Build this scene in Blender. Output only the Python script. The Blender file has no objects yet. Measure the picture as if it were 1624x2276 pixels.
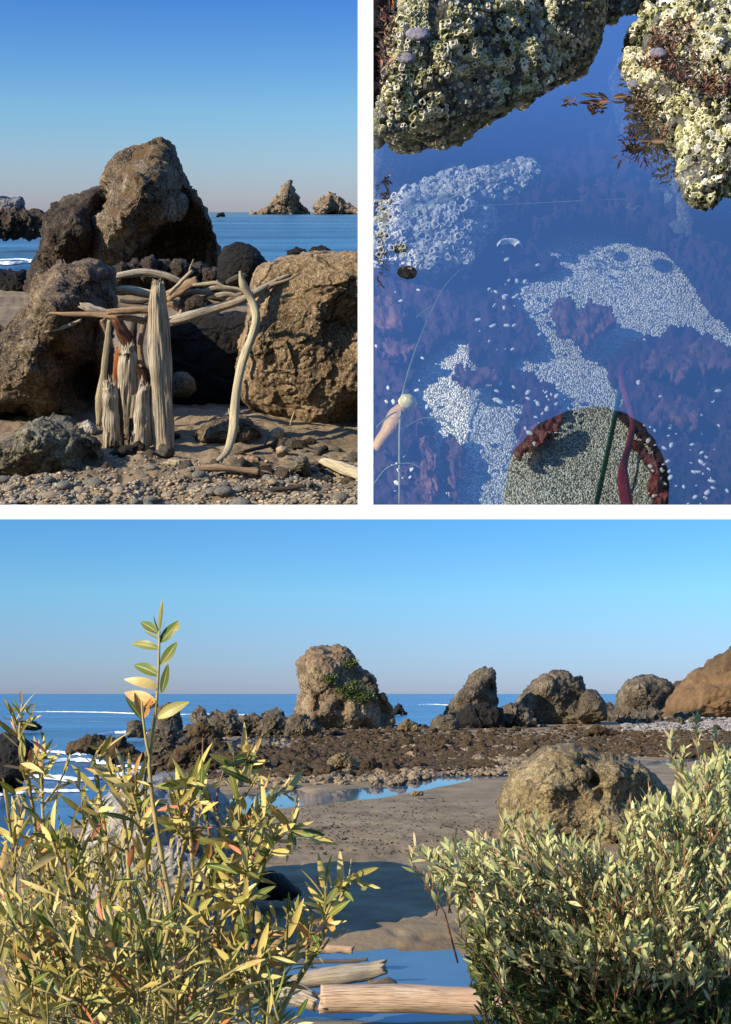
import bpy, math, random, bisect
import numpy as np
from mathutils import Vector, Matrix, noise
random.seed(7)
R = math.radians
C = bpy.context.scene.collection
SC = bpy.context.scene

# ------------------------------------------------------------------ three places seen side by side
F, CX, CY = 2400.0, 812.0, 1138.0
PITCH = math.atan(402 / F)                      # the camera looks up a little above the beach horizon

class Place:
    def __init__(s, tilt, scale, eye):
        s.t, s.s, s.eye = tilt, scale, eye
        s.M = Matrix.Rotation(tilt, 4, 'X') @ Matrix.Scale(scale, 4)
        a = PITCH - tilt
        s.c, s.n = math.cos(a), math.sin(a)
    def ray(s, px, py):
        x, y, z = (px - CX) / F, 1.0, -(py - CY) / F
        return (x, y * s.c - z * s.n, y * s.n + z * s.c)
    def at(s, px, py, Y):
        x, y, z = s.ray(px, py); k = Y / y
        return Vector((x * k, Y, z * k))
    def gnd(s, px, py, h=None):
        h = s.eye if h is None else h
        x, y, z = s.ray(px, py); k = -h / min(z, -1e-4)
        return Vector((x * k, y * k, -h))

P1 = Place(math.atan((1138 - 458) / F) + PITCH, 1.0, 1.6)
P2 = Place(R(45) + math.atan((1138 - 577) / F) + PITCH, 3.1, 1.5)
P3 = Place(0.0, 20.0, 5.0)

# ------------------------------------------------------------------ materials
MATS = {}
class NT:
    def __init__(s, name):
        s.m = bpy.data.materials.new(name); s.m.use_nodes = True
        s.t = s.m.node_tree; s.b = s.t.nodes['Principled BSDF']; s.out = s.t.nodes['Material Output']
        s.tc = s.t.nodes.new('ShaderNodeTexCoord'); MATS[name] = s.m
        s.b.inputs['Roughness'].default_value = .9
        s.b.inputs['Specular IOR Level'].default_value = .25
    def N(s, typ, **kw):
        n = s.t.nodes.new(typ)
        for k, v in kw.items():
            if k in n.inputs: n.inputs[k].default_value = v
            else: setattr(n, k, v)
        return n
    def L(s, a, b): s.t.links.new(a, b)
    def mapping(s, scale, src=None):
        n = s.N('ShaderNodeMapping'); n.inputs['Scale'].default_value = scale
        s.L(src or s.tc.outputs['Object'], n.inputs[0]); return n.outputs[0]
    def noise(s, scale, detail=6, rough=.6, vec=None, dist=0):
        n = s.N('ShaderNodeTexNoise'); n.inputs['Scale'].default_value = scale
        n.inputs['Detail'].default_value = detail; n.inputs['Roughness'].default_value = rough
        n.inputs['Distortion'].default_value = dist
        s.L(vec or s.tc.outputs['Object'], n.inputs['Vector']); return n.outputs['Fac']
    def voro(s, scale, feature='F1', out='Distance', vec=None):
        n = s.N('ShaderNodeTexVoronoi'); n.feature = feature; n.inputs['Scale'].default_value = scale
        s.L(vec or s.tc.outputs['Object'], n.inputs['Vector']); return n.outputs[out]
    def ramp(s, fac, stops, interp='LINEAR'):
        n = s.N('ShaderNodeValToRGB'); e = n.color_ramp; e.interpolation = interp
        while len(e.elements) < len(stops): e.elements.new(.5)
        for el, (p, c) in zip(e.elements, stops):
            el.position = p; el.color = (c, c, c, 1) if not hasattr(c, '__len__') else (*c, 1)
        s.L(fac, n.inputs[0]); return n.outputs[0]
    def mix(s, fac, a, b, mode='MIX'):
        n = s.N('ShaderNodeMix', data_type='RGBA', blend_type=mode)
        for sock, v in ((n.inputs[0], fac), (n.inputs[6], a), (n.inputs[7], b)):
            if hasattr(v, 'is_linked'): s.L(v, sock)
            elif hasattr(v, '__len__'): sock.default_value = (*v, 1)
            else: sock.default_value = v
        return n.outputs[2]
    def math(s, op, a, b=0.0):
        n = s.N('ShaderNodeMath', operation=op)
        for i, v in enumerate((a, b)):
            if hasattr(v, 'is_linked'): s.L(v, n.inputs[i])
            else: n.inputs[i].default_value = v
        return n.outputs[0]
    def bump(s, h, strength=.5, dist=.02):
        n = s.N('ShaderNodeBump'); n.inputs['Strength'].default_value = strength
        n.inputs['Distance'].default_value = dist
        s.L(h, n.inputs['Height']); s.L(n.outputs[0], s.b.inputs['Normal'])
    def col(s, c):
        if hasattr(c, 'is_linked'): s.L(c, s.b.inputs['Base Color'])
        else: s.b.inputs['Base Color'].default_value = (*c, 1)

def rock_mat(name, dark, mid, light, sc=1.0, speck=None, top=None, topamt=.5, bump=1.0, streak=1.0):
    m = NT(name)
    v = m.mapping((1, 1, 1 / streak))
    big = m.noise(1.1 * sc, 8, .62, v, .4)
    c = m.ramp(big, [(.33, dark), (.5, mid), (.68, light)])
    fine = m.noise(14 * sc, 8, .75, v)
    c = m.mix(m.ramp(fine, [(.38, .85), (.56, 0)]), c, tuple(x * .35 for x in dark))
    c = m.mix(m.ramp(m.noise(30 * sc, 4, .7, v), [(.55, 0), (.68, .7)]), c, tuple(min(1, x * 1.45) for x in light))
    ds = m.N('ShaderNodeVectorMath', operation='MULTIPLY_ADD'); nz = m.N('ShaderNodeTexNoise'); nz.inputs['Scale'].default_value = 2.2 * sc; nz.inputs['Detail'].default_value = 5
    m.L(v, nz.inputs['Vector']); m.L(nz.outputs['Color'], ds.inputs[0]); ds.inputs[1].default_value = (.55 / sc,) * 3; m.L(v, ds.inputs[2])
    crk = m.math('MULTIPLY', m.ramp(m.voro(.9 * sc, 'DISTANCE_TO_EDGE', vec=ds.outputs[0]), [(0, 1), (.035, 0)]), m.ramp(m.noise(1.4 * sc, 3, .5, v), [(.42, 0), (.55, 1)]))
    c = m.mix(m.math('MULTIPLY', crk, .8), c, tuple(x * .3 for x in dark))
    if speck:
        vo = m.voro(22 * sc, vec=v)
        n2 = m.noise(9 * sc, 3, .6, v)
        f = m.math('MULTIPLY', m.ramp(vo, [(.18, 1), (.34, 0)]), m.ramp(n2, [(.48, 0), (.6, .85)]))
        c = m.mix(f, c, speck)
    if top:
        g = m.N('ShaderNodeNewGeometry'); sx = m.N('ShaderNodeSeparateXYZ')
        m.L(m.tc.outputs['Normal'], sx.inputs[0])
        n3 = m.noise(2.3 * sc, 6, .7, v)
        f = m.math('MULTIPLY', m.ramp(sx.outputs[2], [(.15, 0), (.6, 1)]), m.ramp(n3, [(.5 - topamt * .2, 0), (.56, 1)]))
        c = m.mix(f, c, top)
    m.col(c)
    vor = m.voro(6 * sc, 'F1', vec=v)
    h = m.math('ADD', m.math('MULTIPLY', fine, .55), m.math('ADD', m.math('MULTIPLY', m.noise(4 * sc, 9, .7, v), 1.2), m.math('SUBTRACT', m.math('MULTIPLY', vor, .35), m.math('MULTIPLY', crk, .9))))
    m.bump(h, .9, .11 * bump / sc)
    return m.m

rock_mat('stack_rock', (.025, .02, .015), (.13, .10, .07), (.36, .29, .2), 1.3, (.5, .43, .32), (.13, .075, .03), .3, 1.1, 1.5)
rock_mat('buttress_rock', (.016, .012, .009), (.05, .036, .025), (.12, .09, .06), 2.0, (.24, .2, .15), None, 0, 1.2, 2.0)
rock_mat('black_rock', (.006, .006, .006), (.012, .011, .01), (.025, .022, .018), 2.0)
rock_mat('boulder_brown', (.10, .068, .036), (.29, .2, .108), (.48, .35, .2), 2.6, (.62, .52, .34), None, 0, 1.3)
rock_mat('boulder_left', (.045, .033, .022), (.155, .112, .07), (.33, .25, .155), 2.6, (.5, .42, .3), None, 0, 1.2)
rock_mat('boulder_grey', (.06, .055, .04), (.18, .16, .11), (.32, .29, .2), 3.0, (.42, .38, .26), None, 0, 1.2)
rock_mat('islet_rock', (.10, .075, .05), (.25, .185, .12), (.42, .33, .22), .12, None, None, 0, .5)
rock_mat('haze_tinted_rock', (.14, .15, .18), (.2, .2, .22), (.3, .28, .27), .12)  # distance haze is painted into these pale blue-grey rock colours
rock_mat('beach_stack', (.04, .03, .02), (.15, .11, .068), (.36, .28, .175), .28, None, (.16, .10, .05), .4, .55, 1.6)
rock_mat('beach_rock', (.03, .025, .017), (.10, .08, .052), (.21, .17, .11), .3, None, None, 0, .5, 1.3)
rock_mat('fore_boulder', (.05, .038, .02), (.16, .12, .06), (.34, .265, .135), .7, (.36, .3, .18), None, 0, .6)
rock_mat('reef_dark', (.01, .008, .006), (.045, .028, .014), (.15, .095, .05), .9, (.24, .17, .1), (.055, .036, .012), .5, .6)
rock_mat('reef_pale', (.09, .065, .04), (.23, .17, .1), (.38, .3, .19), 1.5, None, None, 0, .6)
rock_mat('pebble_grey', (.09, .085, .07), (.19, .175, .14), (.32, .3, .24), 4, None, None, 0, .15)
rock_mat('pebble_tan', (.2, .15, .09), (.36, .27, .17), (.5, .4, .26), 4, None, None, 0, .15)
rock_mat('pale_boulder', (.16, .15, .14), (.27, .25, .22), (.4, .37, .32), .8, None, None, 0, .5)
rock_mat('pale_stone', (.2, .19, .17), (.35, .33, .29), (.5, .47, .42), 3, None, None, 0, .3)
rock_mat('tide_rock', (.05, .05, .045), (.12, .12, .1), (.25, .25, .22), 6, (.5, .52, .42), None, 0, .5)
rock_mat('algae_rock', (.008, .006, .01), (.02, .014, .022), (.05, .035, .05), 8, None, None, 0, .7)
rock_mat('sunk_rock', (.12, .13, .1), (.3, .32, .25), (.55, .58, .48), 7, (.8, .85, .7), None, 0, .9)

def sand_mat(name, dark, light, sc, wet=None):
    m = NT(name)
    c = m.ramp(m.noise(.35 * sc, 8, .65), [(.35, dark), (.65, light)])
    g = m.noise(30 * sc, 3, .7)
    c = m.mix(m.ramp(g, [(.3, .5), (.5, 0)]), c, tuple(x * .45 for x in dark))
    c = m.mix(m.ramp(g, [(.62, 0), (.75, .6)]), c, tuple(min(1, x * 1.7) for x in light))
    m.col(c)
    h = m.math('ADD', m.math('MULTIPLY', m.noise(1.6 * sc, 6, .65), 1.0), m.math('MULTIPLY', g, .12))
    m.bump(h, .8, .16 / sc)
    return m
sand_mat('coarse_sand', (.12, .088, .052), (.22, .165, .10), 3.0)
sand_mat('beach_sand', (.16, .112, .056), (.29, .215, .118), 1.2)
sand_mat('bank_soil', (.03, .026, .018), (.06, .05, .035), 3.0)

def wood_mat(name, dark, light, warm, contrast=1.0, k=1.0):
    m = NT(name)
    v = m.mapping((9.0 * k, 1.1 / k ** .5, 1), m.tc.outputs['UV'])
    g = m.noise(3, 9, .7, v, .8)
    v2 = m.mapping((26 * k, 1.6 / k ** .5, 1), m.tc.outputs['UV'])
    g2 = m.noise(2, 6, .6, v2, .3)
    c = m.ramp(g, [(.34, dark), (.46, tuple((a + b) / 2 for a, b in zip(dark, light))), (.62, light)])
    c = m.mix(m.ramp(m.noise(2.2, 4, .6), [(.45, 0), (.68, .8)]), c, warm)
    c = m.mix(m.ramp(g2, [(.38, .95), (.47, 0)]), c, tuple(x * .3 for x in dark))
    m.col(c)
    m.bump(m.math('ADD', g, m.math('MULTIPLY', g2, .8)), .9, .02 * contrast)
    return m.m
wood_mat('driftwood_grey', (.15, .12, .085), (.58, .5, .37), (.5, .37, .22))
wood_mat('driftwood_pale', (.4, .33, .2), (.68, .6, .4), (.6, .48, .28))
wood_mat('driftwood_red', (.07, .025, .012), (.2, .085, .045), (.26, .12, .06))
wood_mat('driftwood_orange', (.2, .05, .015), (.45, .14, .03), (.5, .17, .05))
wood_mat('driftwood_tan', (.22, .13, .07), (.48, .33, .2), (.5, .33, .2))
wood_mat('driftwood_dark', (.04, .033, .028), (.12, .1, .08), (.12, .08, .05))
wood_mat('log_orange', (.26, .16, .09), (.56, .43, .3), (.46, .29, .17), 1.0, 2.5)
wood_mat('log_grey', (.16, .135, .1), (.38, .33, .25), (.35, .28, .18), 1.0, 2.5)

def water_mat(name, deep, shallow, sx, sy, wsc, amp, foam=0.0, rough=.12, fsc=.02):
    m = NT(name)
    v = m.mapping((sx, sy, 1))
    n1 = m.noise(wsc, 5, .6, v)
    n2 = m.noise(wsc * 5, 4, .6, v)
    n3 = m.noise(wsc * .17, 3, .5, v); n4 = m.noise(wsc * .03, 6, .65, v)
    c = m.mix(m.ramp(m.math('ADD', m.math('MULTIPLY', n1, .3), m.math('ADD', m.math('MULTIPLY', n3, .35), m.math('MULTIPLY', n4, .35))), [(.42, 0), (.58, 1)]), deep, shallow)
    if foam:
        vf = m.mapping((.35, 1.6, 1))
        f = m.math('MULTIPLY', m.ramp(m.noise(fsc, 9, .72, vf), [(1 - foam, 0), (1.03 - foam, 1)]), m.ramp(m.noise(fsc * 14, 5, .7, vf), [(.4, .2), (.6, 1)]))
        c = m.mix(f, c, (.75, .78, .8))
    m.col(c)
    m.b.inputs['Roughness'].default_value = rough; m.b.inputs['Specular IOR Level'].default_value = .5
    m.bump(m.math('ADD', m.math('MULTIPLY', n3, 2.5 if foam else 0), m.math('ADD', n1, m.math('MULTIPLY', n2, .35))), 1.0, amp)
    return m.m
water_mat('sea_cove', (.008, .045, .10), (.035, .15, .26), .35, 1.6, .5, .6, .33, .25, .035)
water_mat('sea_beach', (.008, .05, .11), (.035, .15, .28), .35, 1.4, .16, 1.6, .37, .25, .02)
water_mat('shallow_water', (.05, .09, .12), (.08, .14, .18), 1, 1, 1.2, .02, 0, .03)

def foam_mat():
    m = NT('surf_foam')
    m.col(m.ramp(m.noise(1.5, 6, .7), [(.3, (.35, .45, .52)), (.5, (.8, .83, .85))]))
    m.bump(m.noise(2, 6, .7), 1, .4)
foam_mat()

def leaf_mat(name, stops, sheen=.35, rough=.45):
    m = NT(name)
    a = m.N('ShaderNodeAttribute', attribute_name='tint')
    c = m.ramp(a.outputs['Fac'], stops)
    u = m.N('ShaderNodeSeparateXYZ'); m.L(m.tc.outputs['UV'], u.inputs[0])
    rib = m.math('ABSOLUTE', m.math('SUBTRACT', u.outputs[0], .5))
    c = m.mix(m.ramp(rib, [(.03, .55), (.08, 0)]), c, (.6, .52, .25))
    c = m.mix(m.ramp(m.noise(25, 4, .6), [(.5, 0), (.75, .45)]), c, (.30, .14, .035))
    m.col(c)
    m.b.inputs['Roughness'].default_value = rough; m.b.inputs['Specular IOR Level'].default_value = sheen
    tr = m.N('ShaderNodeBsdfTranslucent'); m.L(c, tr.inputs[0])
    mx = m.N('ShaderNodeMixShader'); mx.inputs[0].default_value = .22
    m.L(m.b.outputs[0], mx.inputs[1]); m.L(tr.outputs[0], mx.inputs[2]); m.L(mx.outputs[0], m.out.inputs[0])
leaf_mat('willow_leaf', [(0, (.04, .09, .015)), (.25, (.13, .18, .03)), (.45, (.36, .33, .08)), (.65, (.58, .45, .12)), (.8, (.62, .5, .2)), (.92, (.52, .27, .06)), (1, (.5, .16, .08))])
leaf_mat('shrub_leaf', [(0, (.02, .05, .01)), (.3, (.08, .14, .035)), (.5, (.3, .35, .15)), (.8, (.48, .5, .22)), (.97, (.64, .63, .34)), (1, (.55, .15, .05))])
leaf_mat('seaweed_dark', [(0, (.02, .015, .01)), (.5, (.06, .045, .02)), (1, (.12, .04, .03))])
leaf_mat('algae_red', [(0, (.015, .01, .014)), (.55, (.06, .025, .035)), (.85, (.14, .035, .03)), (1, (.5, .13, .02))])
def plain(name, c, rough=.8, spec=.25, nsc=20, var=.35, trans=0):
    m = NT(name); m.col(m.ramp(m.noise(nsc, 5, .65), [(.35, tuple(x * (1 - var) for x in c)), (.65, tuple(min(1, x * (1 + var)) for x in c))]))
    m.b.inputs['Roughness'].default_value = rough; m.b.inputs['Specular IOR Level'].default_value = spec
    m.bump(m.noise(nsc * 2, 5, .6), .5, .3 / nsc)
    if trans:
        tr = m.N('ShaderNodeBsdfTransparent'); mx = m.N('ShaderNodeMixShader'); mx.inputs[0].default_value = trans
        m.L(m.b.outputs[0], mx.inputs[1]); m.L(tr.outputs[0], mx.inputs[2]); m.L(mx.outputs[0], m.out.inputs[0])
    return m.m
plain('willow_bark', (.3, .24, .09), nsc=30)
plain('shrub_bark', (.17, .08, .04), nsc=30)
plain('dead_stem', (.2, .11, .07), nsc=30)
plain('weed_mat_dark', (.03, .013, .02), .8, .2, 9, .75)
plain('weed_mat_red', (.13, .022, .02), .5, .4, 14, .5)
plain('weed_mat_brown', (.075, .025, .018), .6, .4, 14, .5)
plain('kelp_red', (.32, .04, .06), .4, .5, 10)
plain('blade_green', (.03, .16, .06), .5, .4, 10)
plain('strand', (.2, .22, .1), .6, .3)
plain('kelp_float', (.95, .72, .2), .35, .5, 6, .15)
plain('kelp_stem', (.42, .24, .05), .5, .4, 8)
plain('shell_white', (.75, .74, .68), .5, .4, 30, .15)
plain('shell_grey', (.17, .16, .19), .7, .3, 60, .6)
NT('white_wall').col((.95, .95, .95))
plain('pale_sand', (.9, .88, .86), .9, .1, 10, .05)

def barnacle_mat():
    m = NT('barnacle')
    a = m.N('ShaderNodeAttribute', attribute_name='tint')
    c = m.ramp(a.outputs['Fac'], [(0, (.006, .006, .006)), (.08, (.015, .014, .012)), (.1, (.14, .15, .05)), (.35, (.38, .38, .19)), (.6, (.68, .63, .4)), (.8, (.7, .63, .52)), (.9, (.55, .58, .55)), (1, (.75, .7, .6))])
    m.col(m.mix(m.ramp(m.noise(60, 4, .6), [(.4, .5), (.6, 0)]), c, (.12, .13, .05)))
    m.bump(m.noise(150, 3, .6), .5, .004)
barnacle_mat()

def gravel_bed_mat():
    m = NT('pool_gravel')
    cell = m.voro(300, 'F1', 'Color'); 
    sx = m.N('ShaderNodeSeparateXYZ'); m.L(cell, sx.inputs[0])
    c = m.ramp(sx.outputs[0], [(0, (.12, .12, .09)), (.3, (.42, .42, .33)), (.6, (.74, .74, .6)), (.85, (.92, .92, .82)), (1, (.98, .96, .9))])
    d = m.voro(300, 'F1')
    c = m.mix(m.ramp(d, [(.4, 0), (.8, .6)]), c, (.05, .05, .035))
    c = m.mix(m.ramp(m.noise(5, 5, .6), [(.4, 0), (.75, .35)]), c, (.2, .2, .17))
    m.col(c); m.bump(d, .8, -.006)
gravel_bed_mat()

def pool_surface_mat():
    m = NT('pool_surface'); m.t.nodes.remove(m.b)
    lw = m.N('ShaderNodeLayerWeight'); lw.inputs['Blend'].default_value = .5
    bp = m.N('ShaderNodeBump'); bp.inputs['Strength'].default_value = .25; bp.inputs['Distance'].default_value = .004
    m.L(m.noise(5, 2, .5, m.mapping((1, 2, 1))), bp.inputs['Height'])
    gl = m.N('ShaderNodeBsdfGlossy'); gl.inputs['Roughness'].default_value = .015; m.L(bp.outputs[0], gl.inputs['Normal'])
    tr = m.N('ShaderNodeBsdfTransparent'); tr.inputs[0].default_value = (.86, .93, .97, 1)
    fac = m.ramp(lw.outputs['Facing'], [(.12, .28), (.2, .32), (.29, .40), (.345, .43), (.41, .72), (.5, .93)])
    mx = m.N('ShaderNodeMixShader'); m.L(fac, mx.inputs[0]); m.L(tr.outputs[0], mx.inputs[1]); m.L(gl.outputs[0], mx.inputs[2])
    m.L(mx.outputs[0], m.out.inputs[0])
pool_surface_mat()

def grass_hill_mat():
    m = NT('dry_grass_hill')
    c = m.ramp(m.noise(.09, 9, .7), [(.34, (.07, .045, .022)), (.5, (.19, .115, .055)), (.7, (.3, .19, .095))])
    c = m.mix(m.ramp(m.noise(.05, 5, .6), [(.6, 0), (.66, .9)]), c, (.06, .08, .02))
    m.col(c); m.bump(m.noise(.7, 9, .8), 1, 3.0)
grass_hill_mat()

SUN_EL, SUN_AZ = R(22), R(53)          # azimuth left of straight behind the camera
SUN = Vector((-math.sin(SUN_AZ) * math.cos(SUN_EL), -math.cos(SUN_AZ) * math.cos(SUN_EL), math.sin(SUN_EL)))
SKY_ROT = math.atan2(SUN.x, SUN.y)     # Nishita: rotation clockwise from +Y
SKY_STR = .12

def sky_node(nt, el, rot):
    n = nt.nodes.new('ShaderNodeTexSky'); n.sky_type = 'NISHITA'; n.sun_disc = False
    n.sun_elevation = el; n.sun_rotation = rot; n.air_density = 1.0; n.dust_density = .15; n.ozone_density = 4.0; n.altitude = 0
    return n
def tinted(nt, sk, vec, stops):
    # marine air: the clear-sky model is dimmed and cooled towards the horizon and lifted overhead
    sp = nt.nodes.new('ShaderNodeSeparateXYZ'); nt.links.new(vec, sp.inputs[0])
    rp = nt.nodes.new('ShaderNodeValToRGB'); e = rp.color_ramp
    while len(e.elements) < len(stops): e.elements.new(.5)
    for el, (p, c) in zip(e.elements, stops): el.position = p; el.color = (*[x / 2 for x in c], 1)
    nt.links.new(sp.outputs[2], rp.inputs[0])
    m = nt.nodes.new('ShaderNodeMix'); m.data_type = 'RGBA'; m.blend_type = 'MULTIPLY'; m.inputs[0].default_value = 1
    nt.links.new(sk.outputs[0], m.inputs[6]); nt.links.new(rp.outputs[0], m.inputs[7]); return m.outputs[2]
AIR = [(0, (.30, .37, .66)), (.05, (.35, .46, .68)), (.09, (.36, .56, .70)), (.17, (.27, .54, .74)), (.45, (.66, 1.02, 1.3)), (.9, (1.25, 1.7, 2.35))]
AIR_COVE = [(0, (.32, .35, .54)), (.04, (.34, .42, .58)), (.08, (.30, .46, .60)), (.17, (.15, .33, .60)), (.5, (.3, .7, 1.2))]

def dome_mat():
    m = bpy.data.materials.new('cove_sky'); m.use_nodes = True; nt = m.node_tree; nt.nodes.clear()
    s = P1.M.to_3x3().inverted() @ SUN; s.normalize()
    sk = sky_node(nt, math.asin(s.z), math.atan2(s.x, s.y))
    tc = nt.nodes.new('ShaderNodeTexCoord'); nm = nt.nodes.new('ShaderNodeVectorMath'); nm.operation = 'NORMALIZE'
    nt.links.new(tc.outputs['Object'], nm.inputs[0]); nt.links.new(nm.outputs[0], sk.inputs['Vector'])
    e = nt.nodes.new('ShaderNodeEmission'); e.inputs[1].default_value = SKY_STR * 2
    o = nt.nodes.new('ShaderNodeOutputMaterial'); nt.links.new(tinted(nt, sk, nm.outputs[0], AIR_COVE), e.inputs[0]); nt.links.new(e.outputs[0], o.inputs[0])
    MATS['cove_sky'] = m
dome_mat()

# ------------------------------------------------------------------ object helpers
def props(o, label=None, cat=None, group=None, kind=None):
    if label: o['label'] = label
    if cat: o['category'] = cat
    if group: o['group'] = group
    if kind: o['kind'] = kind
    return o

def empty(place, name, label, cat, loc, group=None, rz=0.0):
    o = bpy.data.objects.new(name, None); C.objects.link(o)
    o.empty_display_size = .1
    o.matrix_world = place.M @ Matrix.Translation(loc) @ Matrix.Rotation(rz, 4, 'Z')
    return props(o, label, cat, group)

def mesh(place, name, verts, faces, mat, loc=None, root=None, smooth=True, uv=None, tint=None, local=False):
    """verts in place coordinates (or already relative to loc when local)"""
    loc = Vector(loc) if loc is not None else Vector((0, 0, 0))
    V = np.asarray(verts, dtype=float)
    if not local: V = V - np.array(loc)
    me = bpy.data.meshes.new(name); me.from_pydata(V.tolist(), [], faces)
    if uv is not None:
        ul = me.uv_layers.new(name='UVMap'); li = np.empty(len(me.loops), dtype=np.int32); me.loops.foreach_get('vertex_index', li)
        ul.data.foreach_set('uv', np.asarray(uv, dtype=np.float32)[li].ravel())
    if tint is not None:
        at = me.attributes.new('tint', 'FLOAT', 'POINT'); at.data.foreach_set('value', np.asarray(tint, dtype=np.float32))
    me.materials.append(MATS[mat])
    if smooth: me.polygons.foreach_set('use_smooth', [True] * len(me.polygons))
    me.update()
    o = bpy.data.objects.new(name, me); C.objects.link(o)
    if root is not None: o.parent = root
    else: o.matrix_world = place.M @ Matrix.Translation(loc)
    return o

def fbm(p, s, H=1.0, octs=5, seed=0.0):
    return noise.fractal(Vector((p[0] * s + seed * 7.3, p[1] * s - seed * 3.1, p[2] * s + seed * 1.7)), H, 2.0, octs)
def crag(p, s, seed=0.0):
    d, _ = noise.voronoi(Vector((p[0] * s + seed * 5.1, p[1] * s, p[2] * s - seed * 2.3)))
    return d[1] - d[0]

def facet(p, s, seed=0.0):
    q = Vector((p[0] * s + seed * 4.3, p[1] * s + seed, p[2] * s - seed * 1.9)); q += noise.noise_vector(q * 1.3) * .25
    d, pts = noise.voronoi(q); rd = noise.cell_vector(pts[0] * 7.7 + Vector((seed, 3, 1))) - Vector((.5, .5, .5))
    return (q - pts[0]).dot(rd) * 1.3 + rd.x * .35

def vnormals(V, Fc):
    N = np.zeros_like(V); q = np.array([f if len(f) == 4 else (*f, f[0]) for f in Fc])
    a, b = V[q[:, 2]] - V[q[:, 0]], V[q[:, 3]] - V[q[:, 1]]
    tri = np.array([len(f) == 3 for f in Fc])
    n = np.cross(a, b)
    if tri.any():
        t = q[tri]; n[tri] = np.cross(V[t[:, 1]] - V[t[:, 0]], V[t[:, 2]] - V[t[:, 0]])
    for k in range(4): np.add.at(N, q[:, k], n)
    return N / np.maximum(np.linalg.norm(N, axis=1, keepdims=True), 1e-12)

def rim(poly, c, na):
    """distance from c to the traced outline at na angles"""
    P = np.array(poly, float) - c; Q = np.roll(P, -1, 0); out = np.zeros(na)
    for i in range(na):
        t = 2 * math.pi * i / na; d = np.array((math.cos(t), math.sin(t)))
        best = 0
        for a, b in zip(P, Q):
            e = b - a; den = d[0] * e[1] - d[1] * e[0]
            if abs(den) < 1e-9: continue
            s = (a[0] * e[1] - a[1] * e[0]) / den; u = (a[0] * d[1] - a[1] * d[0]) / den
            if s > 0 and -1e-6 <= u <= 1 + 1e-6: best = max(best, s)
        out[i] = best
    bad = out <= 0
    if bad.any(): out[bad] = out[~bad].mean()
    k = np.array((.2, .6, .2)); out = np.convolve(np.concatenate([out[-1:], out, out[:1]]), k, 'valid')
    return out

def rock(place, name, poly, Y, thick, mat, label=None, cat='rock', root=None, relief=(), seed=1.0, amp=.12, cr=.15, fs=1.0,
         c=None, nr=60, na=170, k=2.3, back=.8, group=None, loc=None, clipx=None):
    """A boulder whose outline follows a traced outline, with its own thickness, relief and crags."""
    P = np.array(poly, float)
    c = np.array(c, float) if c is not None else (P.min(0) + P.max(0)) / 2
    rr = rim(poly, c, na)
    V, Fc = [], []
    size = (P.max(0) - P.min(0)).mean() / F * Y
    def pt(r, i, side):
        t = 2 * math.pi * i / na; px = c[0] + math.cos(t) * rr[i] * r; py = c[1] + math.sin(t) * rr[i] * r
        d = thick * max(0, 1 - r ** k) ** (1 / k)
        if side > 0:
            for (bx, by, br, ba) in relief:
                q = ((px - bx) ** 2 + (py - by) ** 2) / (br * br)
                if q < 9: d += ba * math.exp(-q) * min(1, (1 - r) * 5)
            return place.at(px, py, Y - d)
        p = place.at(px, py, Y); p.y += d * back; return p
    V.append(pt(0, 0, 1))
    for j in range(1, nr + 1):
        r = (j / nr) ** .8
        for i in range(na): V.append(pt(r, i, 1))
    nb = nr // 3
    base_b = len(V)
    for j in range(1, nb):
        r = 1 - (j / nb)
        for i in range(na): V.append(pt(r, i, -1))
    V.append(pt(0, 0, -1)); last = len(V) - 1
    for i in range(na): Fc.append((0, 1 + (i + 1) % na, 1 + i))
    for j in range(nr - 1):
        a = 1 + j * na
        for i in range(na): Fc.append((a + i, a + (i + 1) % na, a + na + (i + 1) % na, a + na + i))
    a = 1 + (nr - 1) * na
    for j in range(nb - 1):
        b = base_b + j * na
        for i in range(na): Fc.append((a + i, a + (i + 1) % na, b + (i + 1) % na, b + i))
        a = b
    for i in range(na): Fc.append((a + i, a + (i + 1) % na, last))
    V = np.array([tuple(v) for v in V]); N = vnormals(V, Fc)
    s0 = fs / size * 2.2
    D = np.array([amp * fbm(v, s0, .9, 6, seed) + cr * .95 * facet(v, s0 * .8, seed) + .35 * cr * facet(v, s0 * 3.3, seed + 1) + .13 * cr * facet(v, s0 * 9, seed + 2)
                  - .35 * amp * max(0, 1 - 7 * abs(noise.noise(Vector(tuple(v)) * s0 * 1.3 + Vector((seed, 0, 0)))))
                  + .13 * amp * fbm(v, s0 * 9, .7, 4, seed + 3) for v in V]) * size
    # outward orientation: front faces look to -Y
    sgn = 1 if N[0][1] < 0 else -1
    if sgn < 0: Fc = [f[::-1] for f in Fc]; N = -N
    V = V + N * D[:, None]
    if clipx is not None: V[:, 0] = np.minimum(V[:, 0], clipx)
    if loc is None:
        b = V[V[:, 2] < V[:, 2].min() + .25 * (V[:, 2].max() - V[:, 2].min())].mean(0); loc = Vector((b[0], b[1], V[:, 2].min()))
    if root is not None: loc = Vector(root['_loc']) if '_loc' in root else loc
    o = mesh(place, name, V, Fc, mat, loc, root)
    if root is None: props(o, label, cat, group)
    return o

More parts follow.
